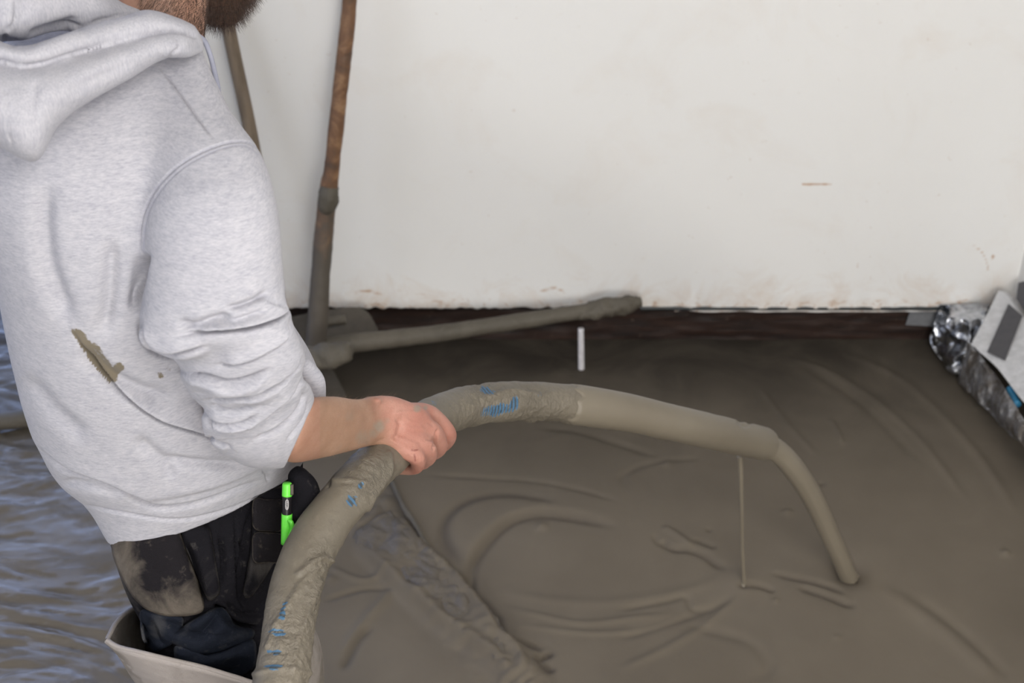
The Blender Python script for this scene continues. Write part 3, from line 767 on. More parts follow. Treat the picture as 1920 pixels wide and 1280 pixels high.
def build_body():
    me = body_me
    co = getco(me); u, v, z = proj(co)
    wt = np.clip((u-712)/12, 0, 1)*np.clip((817-u)/10, 0, 1)*np.clip((v-735)/10, 0, 1)*(v < 900)*(z < 1.86)
    smooth_sel(me, wt, 22)
    st = [([(728, 786), (755, 797), (785, 804), (806, 806)], 6, -.0011, 0, True), ([(732, 776), (762, 773), (796, 774)], 6, -.0010, 0, True), ([(730, 808), (758, 824), (792, 838)], 6, -.0009, 0, True),
          ([(742, 783), (752, 797), (748, 812), (736, 828)], 10, .0030, 0, True), ([(752, 772), (768, 790), (786, 796), (796, 812)], 4, -.0006, 0, True),
          ([(800, 790), (808, 794), (815, 800)], 4, .0010, 0, True), ([(797, 822), (808, 824), (816, 822)], 3.5, .0014, 0, True),
          ([(821, 802), (818, 818), (815, 832), (811, 846)], 3.4, .0034, 0, True), ([(704, 834), (712, 826), (724, 824)], 5, .0010, 0, True)]
    for i in range(12):
        a = 724+i*6; st.append(([(a, 822+i*2.8), (a+2, 832+i*2.8), (a-1, 842+i*2.8)], 1.8, .0005, 0, True))
    folds(me, st)
    co = getco(me); u, v, z = proj(co); n = len(co)
    red = 1/(1+np.exp(-(u-722+(v-800)*-.35)/10))*(u > 600)*(v > 600); red = np.where((u < 600) | (v < 600), .25, red)
    dirt = np.zeros(n)
    for (a, b, r, k) in [(710, 800, 16, .8), (700, 812, 14, .7), (782, 766, 9, .9), (798, 764, 6, .7), (655, 780, 26, .45), (640, 840, 30, .35), (680, 820, 22, .6), (612, 800, 24, .3), (750, 880, 10, .3), (725, 790, 12, .45)]:
        dirt = np.maximum(dirt, k*np.exp(-(((u-a)**2+(v-b)**2)/r**2)))
    dirt *= (z < 1.95)
    sc = np.zeros(n)
    for pts in [[(772, 843), (777, 844), (783, 843)], [(777, 852), (778, 864)]]:
        d, s, t = polydist(u, v, np.array(pts, float)); sc = np.maximum(sc, .9*np.exp(-(d/1.3)**2)*(z < 1.9))
    attr(me, 'red', red); attr(me, 'dirt', dirt); attr(me, 'scratch', sc)
    return link('body', me, M['skin'], person)
body = build_body()

def strands(name, roots, dirs, length, r, mat, parent, seg=4, curl=.25, grav=0.0):
    V = []; Fc = []
    for p, d in zip(roots, dirs):
        L = length*random.uniform(.6, 1.15); d = nrm(d+RNG.normal(0, .18, 3)); side = nrm(np.cross(d, RNG.normal(0, 1, 3))); s2 = np.cross(d, side)
        c = np.array(p)-d*.002; o = len(V)
        for k in range(seg+1):
            t = k/seg; rr = r*(1-t*.85)
            for a in (0, 2.094, 4.189): V.append(c+side*math.cos(a)*rr+s2*math.sin(a)*rr)
            d = nrm(d+RNG.normal(0, curl/seg, 3)+np.array([0, 0, -grav/seg])); c = c+d*L/seg
        for k in range(seg):
            for a in range(3):
                b = (a+1) % 3; Fc.append((o+k*3+a, o+k*3+b, o+k*3+3+b, o+k*3+3+a))
    return link(name, mesh(V, Fc), mat, parent)
def head_hair():
    co = getco(body_me); no = getno(body_me); q = co-HC
    f = q@FACE; s = q@SIDE; t = q@TOPV
    near = np.linalg.norm(q, axis=1) < .17
    beard = near & (((t < -.045) & (f > -.005) & (t > -.16)) | ((t < .0) & (f > .0) & (f < .05) & (abs(s) > .05))) & ~((abs(s) < .02) & (t > -.07) & (f > .08))
    scalp = near & ((t > .045) | (f < -.03) & (t > -.06)) & ~((f > .06) & (t < .075))
    def pick(mask, n):
        i = np.where(mask)[0]; j = RNG.choice(i, n); return co[j], no[j]
    # solid under-layer of beard following the jaw
    b = remesh([ellipsoid(HC+FACE*.040-TOPV*.078, [FACE*.066, SIDE*.062, TOPV*.052]), ellipsoid(HC+FACE*.068-TOPV*.108, [FACE*.034, SIDE*.036, TOPV*.030])], .003, 4)
    beard_o = link('beard', b, M['hair'], person)
    bc = getco(b); bn = getno(b); m = np.where(((bc-HC)@TOPV < -.05))[0]; j = RNG.choice(m, 6000)
    strands('beard_strand', bc[j], bn[j]*.7+FACE*.25-TOPV*.55, .016, .00022, M['hair'], beard_o, curl=.6)
    h = remesh([ellipsoid(HC+TOPV*.032-FACE*.030, [FACE*.102, SIDE*.083, TOPV*.105])], .004, 3)
    hair_o = link('hair', h, M['hair'], person)
    hc = getco(h); hn = getno(h); j = RNG.choice(len(hc), 4000)
    strands('hair_strand', hc[j], hn[j]-TOPV*.8-FACE*.3, .022, .00035, M['hair'], hair_o)
    # nape and side hair down behind the ear, in view at the top of the picture
    uu, vv, zz_ = proj(co); mk = (uu > 262) & (uu < 395) & (vv < 66) & (vv > -120) & (co[:, 2] > 1.28) & (zz_ < 1.60); i = np.where(mk)[0]; 
    if len(i): j = RNG.choice(i, 7500); strands('nape_hair', co[j], no[j]*.35-TOPV-FACE*.2, .014, .00016, M['hair'], hair_o)
    for sg in (1, -1):
        c = HC+FACE*.0735+TOPV*.019+SIDE*sg*.031; e = link('eye', mesh(*ellipsoid(c, [FACE*.0085, SIDE*.0115, TOPV*.0055])), M['white'], person)
        link('iris', mesh(*ellipsoid(c+FACE*.0072+SIDE*sg*.001, [FACE*.0032, SIDE*.0050, TOPV*.0048])), M['black'], e)
head_hair()
def arm_hair():
    co = getco(body_me); no = getno(body_me); u, v, z = proj(co)
    i = np.where((u > 585) & (u < 760) & (v > 730) & (v < 870) & (z < 1.80) & (z > 1.5))[0]
    wgt = np.where(v[i] < 775, 3.0, 1.0); j = RNG.choice(i, 1100, p=wgt/wgt.sum())
    d = no[j]*.45+RGT*.75+UPV*.12
    strands('arm_hair', co[j], d, .009, .00005, M['armhair'], body, curl=.5)
arm_hair()

# ------------------------------------------------------------------ hoodie
def build_hoodie():
    parts = [rings_mesh(trunk(TR, 70))]
    # shoulder yoke between neck and sleeve head
    parts.append(loft_px([(150, 210, 372, 70, 1.52, .05), (210, 280, 405, 150, 1.49, .065), (262, 330, 442, 218, 1.46, .072), (290, 370, 490, 278, 1.44, .072), (285, 420, 512, 335, 1.43, .07)], 24, 44))
    sl = [(285, 345, 508, 322, 1.425, .064), (272, 410, 524, 395, 1.415, .068), (270, 480, 530, 465, 1.415, .068), (266, 550, 534, 535, 1.42, .067), (261, 600, 538, 560, 1.42, .067), (263, 635, 546, 592, 1.425, .066),
          (285, 660, 552, 615, 1.43, .066), (322, 672, 563, 640, 1.44, .064), (338, 690, 571, 662, 1.45, .064), (338, 706, 573, 676, 1.455, .064), (352, 728, 568, 692, 1.465, .063), (362, 745, 566, 704, 1.475, .062), (382, 766, 570, 712, 1.485, .062),
          (381, 785, 577, 718, 1.495, .061), (392, 812, 581, 722, 1.505, .060), (398, 830, 584, 727, 1.515, .060), (425, 856, 586, 732, 1.53, .059), (455, 872, 588, 738, 1.54, .058), (492, 879, 589, 744, 1.55, .056), (533, 877, 590, 752, 1.565, .052)]
    parts.append(loft_px(sl, 170, 64, sq=2.2, roundcap=False))
    # overhang of the elbow fold
    parts.append(capsule([P(290, 628, 1.40), P(345, 640, 1.385), P(400, 628, 1.38)], [.016, .019, .014]))
    # left sleeve
    parts.append(capsule([LS, LEb+np.array([.0, .0, 0]), (LEb+LW)/2], [.075, .065, .055]))
    # pouch pocket edge in front of the belly
    parts.append(capsule([P(570, 690, 1.60), P(588, 715, 1.61), P(592, 745, 1.62)], [.012, .013, .012]))
    me = remesh(parts, .0019, 12, .5)
    co = getco(me)
    # open hem and cuff: drop the flat caps
    A = P(533, 873, 1.565); Bc = P(585, 775, 1.565); cc = P(560, 822, 1.565); ax = nrm(P(700, 800, 1.72)-P(540, 815, 1.54))
    bm = bmesh.new(); bm.from_mesh(me); bm.faces.ensure_lookup_table()
    dead = []
    for f_ in bm.faces:
        c = f_.calc_center_median(); q = np.array(c)
        if f_.normal.z < -.6 and q[2] < .86 and q[1] > 1.1 and abs(q[0]+.37) < .3: dead.append(f_)
        elif np.linalg.norm(q-cc) < .075 and f_.normal.dot(Vector(ax)) > .75 and (q-cc)@ax > -.012: dead.append(f_)
    bmesh.ops.delete(bm, geom=dead, context='FACES')
    bmesh.ops.delete(bm, geom=[v for v in bm.verts if not v.link_faces], context='VERTS')
    bm.to_mesh(me); bm.free()
    co = getco(me); u, v, z = proj(co)
    wt = np.clip((560-v)/80, 0, 1)*np.clip((v-150)/60, .25, 1)
    smooth_sel(me, wt*(u < 560), 260)
    F_ = lambda pts, w, d, r=0.0, t=True: (pts, w, d, r, t)
    st = [
     # sleeve
     F_([(536, 548), (538, 565), (537, 583), (520, 597), (495, 607), (460, 616), (410, 621), (372, 624), (335, 628)], 5.5, .0085, .9),
     F_([(330, 600), (360, 612), (400, 600), (440, 590)], 14, .006, 0),
     F_([(545, 600), (541, 622), (530, 640), (500, 658), (470, 672), (440, 680), (408, 684)], 5, .0085, .9),
     F_([(262, 600), (266, 632), (285, 658), (315, 668), (345, 663), (390, 650)], 7, .006, -.6),
     F_([(568, 670), (563, 685), (545, 698), (520, 712), (495, 722), (460, 730), (400, 733), (368, 731)], 4.5, .006, .9),
     F_([(338, 696), (365, 703), (395, 707), (430, 714), (470, 706), (505, 690)], 5.5, .0075, .9),
     F_([(455, 734), (480, 727), (500, 717)], 3.5, .003, .5),
     F_([(385, 746), (420, 746), (470, 738), (505, 724), (545, 700), (562, 690)], 3.6, .0045, .7),
     F_([(566, 712), (555, 728), (535, 742), (512, 762), (490, 780), (460, 795), (430, 801), (405, 795), (388, 778), (381, 760)], 5, .009, .9),
     F_([(395, 757), (420, 765), (445, 766), (475, 758)], 6, .004, .4),
     F_([(385, 770), (400, 783), (425, 790), (455, 785), (480, 770)], 5, .005, .5),
     F_([(572, 730), (565, 750), (545, 780), (515, 805), (480, 822)], 7, .0045, .8),
     F_([(398, 812), (410, 828), (430, 835)], 4, .004, .6), F_([(580, 745), (575, 775), (560, 800), (535, 830)], 5, .002, .4),
     F_([(505, 545), (480, 560), (450, 572), (420, 578)], 9, .004, .5), F_([(500, 580), (440, 600), (400, 602)], 8, .003, 0),
     # torso
     F_([(138, 628), (152, 650), (174, 684), (207, 722), (251, 758), (301, 788), (345, 803), (389, 817), (430, 838)], 5, .0075, -1.0, True),
     F_([(150, 640), (178, 680), (215, 712), (275, 740), (335, 750)], 26, .007, 0),
     F_([(275, 470), (262, 500), (256, 545), (250, 590)], 14, .009, 0), F_([(210, 440), (205, 560), (190, 640)], 24, .004, .3),
     F_([(60, 830), (120, 880), (200, 912), (250, 934), (296, 950), (353, 946), (410, 930), (504, 895)], 8, .004, -.7),
     F_([(110, 900), (180, 915), (235, 935)], 12, .003, 0), F_([(130, 940), (220, 960), (330, 975), (430, 955), (520, 915)], 4, .002, 0),
     F_([(250, 820), (300, 860), (330, 900)], 20, .003, .2), F_([(40, 700), (100, 770), (170, 830)], 26, .003, .3), F_([(490, 880), (500, 890), (503, 905)], 4, .002, 0),
     F_([(90, 330), (78, 420), (95, 520), (140, 620)], 30, .005, .3), F_([(300, 860), (380, 870), (460, 872)], 14, .004, 0),
     # armhole and shoulder seams
     F_([(270, 525), (262, 480), (266, 410), (295, 350), (345, 303), (410, 272), (460, 266), (490, 285), (503, 312)], 2.6, .0017, 0),
     F_([(277, 520), (270, 478), (274, 412), (302, 355), (350, 309), (412, 279), (458, 273), (484, 290)], 2.0, .0006, 0),
     F_([(295, 120), (340, 180), (372, 225), (405, 266)], 2.4, .0020, .4),
    ]
    folds(me, st, zmax=1.9, gain=1.7)
    co = getco(me); no = getno(me); u, v, z = proj(co); n = len(co); fz = (z < 1.62)
    mud = np.zeros(n)
    for pts, w, k in [([(143, 630), (156, 648), (176, 672), (192, 688), (204, 704)], 19, .85), ([(176, 652), (186, 668), (190, 684)], 13, .78), ([(205, 706), (214, 696), (223, 688)], 11, .85),
                      ([(300, 701), (303, 707)], 8, .62), ([(315, 689), (318, 693)], 7, .52), ([(160, 622), (200, 640)], 18, .20)]:
        d, s, t = polydist(u, v, np.array(pts, float)); mud = np.maximum(mud, k*np.exp(-(d/w)**4)*fz)
    d, s, t = polydist(u, v, np.array([(132, 620), (152, 650), (174, 684), (207, 724), (225, 740)], float)); mud = mud-np.where(d < 60, np.clip(s/3.0+.4, 0, 1)*.6, 0)
    seam = np.zeros(n)
    for pts in [[(270, 525), (262, 480), (266, 410), (295, 350), (345, 303), (410, 272), (460, 266), (490, 285), (503, 312)], [(277, 520), (270, 478), (274, 412), (302, 355), (350, 309), (412, 279), (458, 273), (484, 290)]]:
        d, s, t = polydist(u, v, np.array(pts, float)); seam = np.maximum(seam, np.exp(-(d/2.0)**2)*fz)
    attr(me, 'mud', mud); attr(me, 'seam', seam); attr(me, 'vert', np.zeros(n))
    hd = link('hoodie', me, M['hoodie'], person)
    sm = hd.modifiers.new('cloth', 'SOLIDIFY'); sm.thickness = .004; sm.offset = -1
    return hd
hoodie = build_hoodie()

def build_hood():
    ps = []
    # draped pouch on the back
    ps.append(loft_px([(372, 60, 380, 98, 1.475, .018), (345, 58, 352, 108, 1.445, .026), (290, 62, 305, 112, 1.425, .034), (215, 80, 240, 150, 1.40, .042), (130, 105, 168, 190, 1.375, .048),
                       (60, 118, 110, 236, 1.355, .052), (15, 118, 66, 303, 1.345, .050), (-30, 115, -10, 270, 1.345, .050), (-110, 110, -110, 220, 1.36, .045), (-190, 90, -190, 150, 1.40, .03)], 60, 44))
    # rolled opening edge
    ps.append(loft_px([(362, 46, 372, 72, 1.465, .018), (330, 32, 334, 66, 1.44, .022), (275, 18, 287, 72, 1.42, .026), (215, 34, 222, 86, 1.40, .027), (150, 52, 162, 98, 1.375, .028), (85, 74, 95, 118, 1.35, .028),
                       (40, 86, 45, 125, 1.34, .027), (-10, 74, -12, 116, 1.34, .027), (-90, 60, -90, 110, 1.355, .027), (-180, 40, -180, 90, 1.39, .025)], 60, 36))
    # inner fabric standing against the neck
    ps.append(loft_px([(262, 18, 264, 52, 1.50, .015), (228, 4, 236, 52, 1.48, .022), (190, -22, 196, 56, 1.455, .028), (150, -40, 158, 62, 1.44, .03), (100, -50, 105, 60, 1.42, .034), (40, -50, 46, 76, 1.40, .036), (-30, -50, -30, 80, 1.40, .036), (-130, -30, -130, 70, 1.43, .035)], 40, 36))
    ps.append(loft_px([(55, -60, 30, 58, 1.385, .02), (10, -60, 10, 74, 1.375, .024), (-60, -60, -60, 70, 1.385, .024)], 20, 30))
    me = remesh(ps, .0028, 3, .5)
    F_ = lambda pts, w, d, r=0.0, t=True: (pts, w, d, r, t)
    folds(me, [F_([(-40, 105), (0, 115), (41, 125), (81, 120), (116, 108), (162, 95), (205, 84), (245, 74)], 6, .003, 0),
               F_([(255, 72), (287, 65), (333, 61), (372, 71)], 4.5, .0045, .5), F_([(312, 112), (322, 99), (338, 88)], 4, .006, -.6),
               F_([(6, 66), (12, 76), (22, 80), (34, 78)], 7, .014, 0), F_([(56, 84), (82, 74), (122, 58), (158, 49)], 7, .010, .3), F_([(50, 70), (90, 58), (140, 40), (150, 28)], 14, .007, 0),
               F_([(158, 49), (190, 38), (236, 28), (275, 22)], 4, .003, .3), F_([(6, 150), (14, 200), (18, 250), (30, 296)], 2.4, .0018, .3), F_([(2, 60), (24, 48), (30, 25), (28, -10)], 3, .003, 0),
               F_([(120, 170), (180, 150), (260, 110)], 20, .003, .3), F_([(70, 140), (60, 200), (66, 260)], 18, .003, 0)])
    n = len(me.vertices); attr(me, 'mud', np.zeros(n)); attr(me, 'seam', np.zeros(n)); attr(me, 'vert', np.ones(n))
    h = link('hood', me, M['hoodie'], hoodie)
    R = tube([P(370, 66, 1.50), P(384, 78, 1.51), P(393, 100, 1.52), P(400, 125, 1.525), P(408, 160, 1.53), P(412, 190, 1.545)], [.0028]*6, 10, 40)
    link('drawstring', mesh(*rings_mesh(R)), M['cord'], hoodie)
build_hood()

# ------------------------------------------------------------------ trousers, pockets, waders
def build_trousers():
    rows = [(.90, 120, 1.32, 550, 1.42, .11, 0), (.86, 150, 1.31, 560, 1.43, .115, 0), (.80, 186, 1.29, 566, 1.43, .105, 0), (.74, 212, 1.27, 566, 1.42, .118, 0), (.70, 232, 1.26, 562, 1.42, .122, 0), (.66, 256, 1.26, 558, 1.42, .123, 0), (.62, 272, 1.26, 556, 1.42, .122, 0), (.56, 272, 1.28, 550, 1.42, .11, 0)]
    ps = [rings_mesh(trunk(rows, 30))]
    for b in (RL, LL): ps.append(capsule([at3(b, .62), at3(b, .46, .02), at3(b, .34, .02)], [.092, .074, .066]))
    me = remesh(ps, .0032, 5, .5)
    F_ = lambda pts, w, d, r=0.0, t=True: (pts, w, d, r, t)
    folds(me, [F_([(412, 1000), (418, 1060), (410, 1110)], 6, .006, .6), F_([(345, 1010), (372, 1075), (384, 1140)], 8, .010, 0), F_([(440, 960), (442, 1050), (445, 1130)], 3, .003, .5),
               F_([(300, 1160), (370, 1190), (410, 1150), (440, 1140)], 9, .009, .6), F_([(350, 1230), (420, 1215), (480, 1190)], 8, .008, .5), F_([(470, 960), (455, 1040), (450, 1110), (470, 1160)], 8, .006, .4), F_([(445, 1000), (462, 1060), (452, 1110)], 5, .004, -.8), F_([(420, 1125), (450, 1150), (490, 1150)], 5, .004, .8),
               F_([(280, 1160), (300, 1200), (330, 1215)], 8, .008, 0), F_([(400, 1130), (440, 1170), (490, 1180)], 8, .010, .7)], zmax=2.0, gain=1.4)
    u, v, z = proj(getco(me)); d = np.clip(1-np.abs(u-225)/60, 0, 1)*.8
    d = np.maximum(d, .5*np.exp(-(((u-300)/30)**2+((v-1190)/35)**2))); attr(me, 'dust', d)
    return link('trousers', me, M['trouser'], person)
trousers = build_trousers()

def bvh_of(o):
    from mathutils.bvhtree import BVHTree
    me = o.data; return BVHTree.FromPolygons([v.co[:] for v in me.vertices], [p.vertices[:] for p in me.polygons])
def patch(name, outline, bvh, mat, parent, off=.004, th=.0025, puff=.006, dust=None, step=4.0, extra=None):
    """a piece of cloth cut to an outline, laid over the body beneath, puffed and given thickness"""
    q = np.array(outline, float)
    for _ in range(2):      # lightly rounded corners
        nx = np.roll(q, -1, 0); q = np.stack([q*.86+nx*.14, q*.14+nx*.86], 1).reshape(-1, 2)
    seg = np.linalg.norm(np.roll(q, -1, 0)-q, axis=1); cum = np.concatenate([[0], np.cumsum(seg)]); qq = np.vstack([q, q[:1]]); ss = np.linspace(0, cum[-1], 97)[:-1]
    q = np.stack([np.interp(ss, cum, qq[:, k]) for k in (0, 1)], 1); c = q.mean(0); N = len(q); K = 14
    pts = []
    for k in range(K+1):
        s = 1-k/K*.999
        pts.append(c+(q-c)*s)
    V = []; 
    for k, rr in enumerate(pts):
        for a in rr:
            d = nrm(P(a[0], a[1], 1.0)-CAM); hit = bvh.ray_cast(Vector(CAM), Vector(d))
            z = hit[3] if hit[0] is not None else None
            V.append((a[0], a[1], d, z))
    zs = [x[3] for x in V if x[3] is not None]; zm = float(np.median(zs)) if zs else 1.75
    out = []
    for i, (a, b, d, z) in enumerate(V):
        if z is None or abs(z-zm) > .12: z = zm
        k = i//N; e = 1-(1-k/K)**2
        bump_ = puff*min(1.0, e*5.0)**.5+.0025*vnoise(a*.03, b*.03, zm*9)*min(1, k/3)
        if extra: bump_ += extra(a, b)
        out.append((CAM+d*(z-off-bump_)))
    out = np.array(out).reshape(K+1, N, 3)
    # smooth depth a little
    for _ in range(3):
        out[1:-1] = (out[1:-1]*2+out[:-2]+out[2:])/4; out = (out*2+np.roll(out, 1, 1)+np.roll(out, -1, 1))/4
    Vv, Fc = rings_mesh(out, cap=False); Vv.append(out[-1].mean(0)); ci = len(Vv)-1
    for j in range(N): Fc.append((K*N+j, K*N+(j+1) % N, ci))
    me = mesh(Vv, Fc); u, v, z = proj(getco(me))
    edge = np.zeros(len(me.vertices)); edge[:N] = .75; edge[N:2*N] = .3
    attr(me, 'dust', np.maximum(edge, dust(u, v) if dust is not None else np.full(len(me.vertices), .12)))
    bm = bmesh.new(); bm.from_mesh(me); bmesh.ops.recalc_face_normals(bm, faces=bm.faces)
    me2 = me; bm.to_mesh(me2); bm.free()
    o = link(name, me2, mat, parent); s = o.modifiers.new('s', 'SOLIDIFY'); s.thickness = th; s.offset = 0
    return o
TB = bvh_of(trousers)
def dust_flap(u, v):
    a = 1-np.clip((u-200-(v-1015)*.38)/85, 0, 1); b = np.clip((v-1070)/75, 0, 1)
    return np.clip(np.maximum(a*.85, b*.9), 0, 1)
patch('holster_flap', [(209, 1000), (270, 985), (332, 985), (350, 1040), (368, 1085), (378, 1120), (384, 1146), (355, 1153), (310, 1154), (275, 1142), (250, 1118), (229, 1080), (212, 1040)], TB, M['flap'], trousers, .010, .003, .006, dust_flap)
patch('pocket_flap', [(340, 985), (392, 985), (400, 1040), (408, 1085), (412, 1112), (392, 1128), (380, 1100), (362, 1060), (345, 1020)], TB, M['trouser'], trousers, .008, .003, .005)
patch('hanging_pocket', [(478, 930), (540, 905), (560, 930), (548, 1000), (520, 1040), (500, 1075), (466, 1124), (455, 1118), (462, 1080), (470, 1040), (474, 985)], TB, M['trouser'], trousers, .010, .003, .008, lambda u, v: np.clip(.15+.75*np.exp(-(((u-500)/40)**2+((v-1060)/30)**2)), 0, 1))
patch('pocket_front', [(474, 998), (515, 1000), (540, 1005), (536, 1030), (520, 1056), (508, 1052), (474, 1055)], TB, M['flap'], trousers, .024, .003, .005, lambda u, v: np.full(u.shape, .12))
patch('pocket_front', [(474, 932), (498, 938), (532, 936), (532, 996), (474, 994)], TB, M['flap'], trousers, .020, .003, .004, lambda u, v: np.full(u.shape, .1))
patch('open_pocket', [(326, 1205), (350, 1222), (372, 1232), (420, 1222), (478, 1192), (480, 1250), (440, 1275), (380, 1270), (330, 1245)], TB, M['navy'], trousers, .014, .003, .008)
patch('knee_panel', [(312, 1196), (350, 1170), (410, 1135), (425, 1145), (440, 1175), (480, 1180), (470, 1200), (420, 1222), (372, 1230), (345, 1215)], TB, M['navy'], trousers, .010, .003, .010)
patch('thigh_patch', [(262, 1140), (300, 1152), (345, 1156), (340, 1185), (318, 1210), (290, 1222), (268, 1200)], TB, M['navy'], trousers, .008, .003, .006, lambda u, v: np.exp(-(((u-295)/18)**2+((v-1175)/28)**2)))
def belt_pouch():
    ps = [capsule([P(560, 895, 1.655), P(572, 915, 1.66), P(572, 940, 1.66), P(560, 960, 1.655)], [.013, .016, .018, .014]), capsule([P(558, 880, 1.655), P(566, 893, 1.66)], [.005, .009])]
    me = remesh(ps, .0025, 4); attr(me, 'dust', np.full(len(me.vertices), .1)); link('tool_pouch', me, M['trouser'], trousers)
belt_pouch()

def build_waders():
    rim = [(201, 1200, 1.700), (224, 1160, 1.745), (262, 1134, 1.80), (330, 1112, 1.84), (420, 1115, 1.86), (500, 1140, 1.86), (552, 1190, 1.80), (545, 1250, 1.73), (490, 1279, 1.675), (440, 1268, 1.665), (380, 1250, 1.660), (320, 1236, 1.665), (262, 1222, 1.675), (222, 1212, 1.690)]
    q = crom(rim+[rim[0]], 97)[:-1]; top = np.array([P(*x) for x in q])
    rows = [top]; cen = top.mean(0)
    for k, (h, rad) in enumerate([(.57, .135), (.50, .118), (.42, .105), (.30, .092), (.18, .082), (.10, .072), (.05, .068)]):
        c = np.array([RL[0]+.005, RL[1]+.01, h]); a = top-cen; an = np.arctan2(a[:, 1], a[:, 0])
        ring = np.stack([c[0]+np.cos(an)*rad, c[1]+np.sin(an)*rad*1.02, np.full(96, h)], 1)
        w = [.55, .25, .08, 0, 0, 0, 0][k]; t2 = top.copy(); t2 = cen+(top-cen)*[.93, .8, .7, 0, 0, 0, 0][k]; t2[:, 2] = t2[:, 2]-cen[2]+h
        ring = ring*(1-w)+t2*w; rows.append(ring)
    rows = np.array(rows).transpose(1, 0, 2)
    fine = np.array([crom(r, 60) for r in rows]).transpose(1, 0, 2)
    for i in range(60):
        for j in range(96):
            p = fine[i, j]; o = p-fine[i].mean(0); o[2] = 0
            fine[i, j] += o*.05*vnoise(p[0]*14, p[1]*14, p[2]*9)*min(1, i/6)
    me = mesh(*rings_mesh(fine, cap=False)); u, v, z = proj(getco(me))
    # stitched strap band down the side
    d, s, t = polydist(u, v, np.array([(212, 1208), (235, 1240), (262, 1290)], float)); dust = .25+.75*np.exp(-(d/13)**4)*(z < 1.73)
    dust = np.maximum(dust, (z > 1.735)*.9); attr(me, 'dust', np.clip(dust, 0, 1))
    w = link('wader', me, M['wader'], person); sd = w.modifiers.new('s', 'SOLIDIFY'); sd.thickness = .004; sd.offset = 1
    rimc = tube([P(*x) for x in rim]+[P(*rim[0])], .0028, 8, 140); r = mesh(*rings_mesh(rimc, cap=False)); attr(r, 'dust', np.full(len(r.vertices), .5)); link('wader_rim', r, M['wader'], w)
    # feet of the boots, and the other leg's wader
    lw = []
    for b, nm in ((RL, 'boot'), (LL, 'boot')):
        ps = [capsule([at3(b, .11, -.01), at3(b, .055, -.005)], [.062, .055]), capsule([at3(b, .05, -.02), at3(b, .048, .10, .055), at3(b, .044, .165, .10)], [.048, .05, .040])]
        link(nm, remesh(ps, .004, 5), M['rubber'], person)
    R = tube([at3(LL, .56), at3(LL, .46, .02), at3(LL, .3, .01), at3(LL, .08)], [.105, .09, .078, .066], 40, 40); me = mesh(*rings_mesh(R, cap=False)); attr(me, 'dust', np.full(len(me.vertices), .5))
    w2 = link('wader', me, M['wader'], person); sd = w2.modifiers.new('s', 'SOLIDIFY'); sd.thickness = .004; sd.offset = 1
build_waders()

# ------------------------------------------------------------------ marker in the pocket
def build_marker():
    a = P(538.5, 905, 1.632); b = P(537.5, 1004, 1.648)
    root = thing('marker_pen', 'bright green and black marker in a green holder, tucked in the trouser pocket', 'marker', tuple(b))
    def seg(t0, t1, r0, r1, name, mat, prof=None, par=root):
        ts = np.linspace(t0, t1, 12); rr = np.linspace(r0, r1, 12)
        if prof: rr = rr*np.array(prof)
        R = tube([a+(b-a)*t for t in ts], rr, 32); return link(name, mesh(*rings_mesh(R)), mat, par)
    seg(0.0, .24, .0056, .0060, 'cap', M['green'], [.85, .97, 1, 1, 1, 1, 1, 1, 1, 1, 1, 1])
    seg(.20, .62, .0056, .0056, 'barrel', M['black'])
    seg(.58, 1.15, .0062, .0066, 'holder', M['green'])
    # clip on the holder
    d = nrm(b-a); vd = nrm(a-CAM); side = nrm(np.cross(d, vd)); side = side*np.sign(side@RGT)
    pts = [a+(b-a)*.70-vd*.005+side*.001, a+(b-a)*.74-vd*.009+side*.005, a+(b-a)*.86-vd*.008+side*.0065, a+(b-a)*.99-vd*.006+side*.003]
    R = tube(pts, [.0018, .0026, .0026, .0016], 10, 24); link('clip', mesh(*rings_mesh(R)), M['green'], root)
    # muddy strip along the cap
    pts = [a+(b-a)*.03-vd*.0035+side*.0052, a+(b-a)*.22-vd*.0038+side*.0054]; R = tube(pts, [.0022, .0022], 10, 10); link('cap_clip', mesh(*rings_mesh(R)), M['muddy'], root)
    # oval badge with lettering
    c = a+(b-a)*.41-vd*.0060; V = []; Fc = []; N = 48; L2, W2 = .0062, .0019
    def oval(l, w, k):
        out = []
        for i in range(N):
            t = 2*math.pi*i/N; x = math.cos(t); y = math.sin(t); out.append(c+d*(np.sign(x)*abs(x)**.7)*l+side*(np.sign(y)*abs(y)**.8)*w-vd*k)
        return out
    V = oval(L2, W2, 0)+oval(L2-.0005, W2-.0005, 0)+oval(L2, W2, -.0004); Fc = [(i, (i+1) % N, N+(i+1) % N, N+i) for i in range(N)]+[(i, 2*N+i, 2*N+(i+1) % N, (i+1) % N) for i in range(N)]
    link('badge', mesh(V, Fc), M['white'], root, smooth=False)
    cu = bpy.data.curves.new('txt', 'FONT'); cu.body = 'TRACER'; cu.size = .0034; cu.align_x = 'CENTER'; cu.align_y = 'CENTER'; cu.extrude = .00012
    to = bpy.data.objects.new('txt', cu); COL.objects.link(to); bpy.context.view_layer.update()
    me = bpy.data.meshes.new_from_object(to.evaluated_get(bpy.context.evaluated_depsgraph_get())); bpy.data.objects.remove(to)
    co = getco(me); co2 = c[None]-vd*.0002+np.outer(co[:, 0]*.82, -d)+np.outer(co[:, 1], -side)*1.0-np.outer(co[:, 2], vd)
    # letters read upwards along the barrel
    co2 = c[None]-vd*.0003+np.outer(co[:, 0]*.82, d)+np.outer(co[:, 1]*.82, side)-np.outer(co[:, 2], vd)
    setco(me, co2); link('lettering', me, M['white'], root, smooth=False)
build_marker()

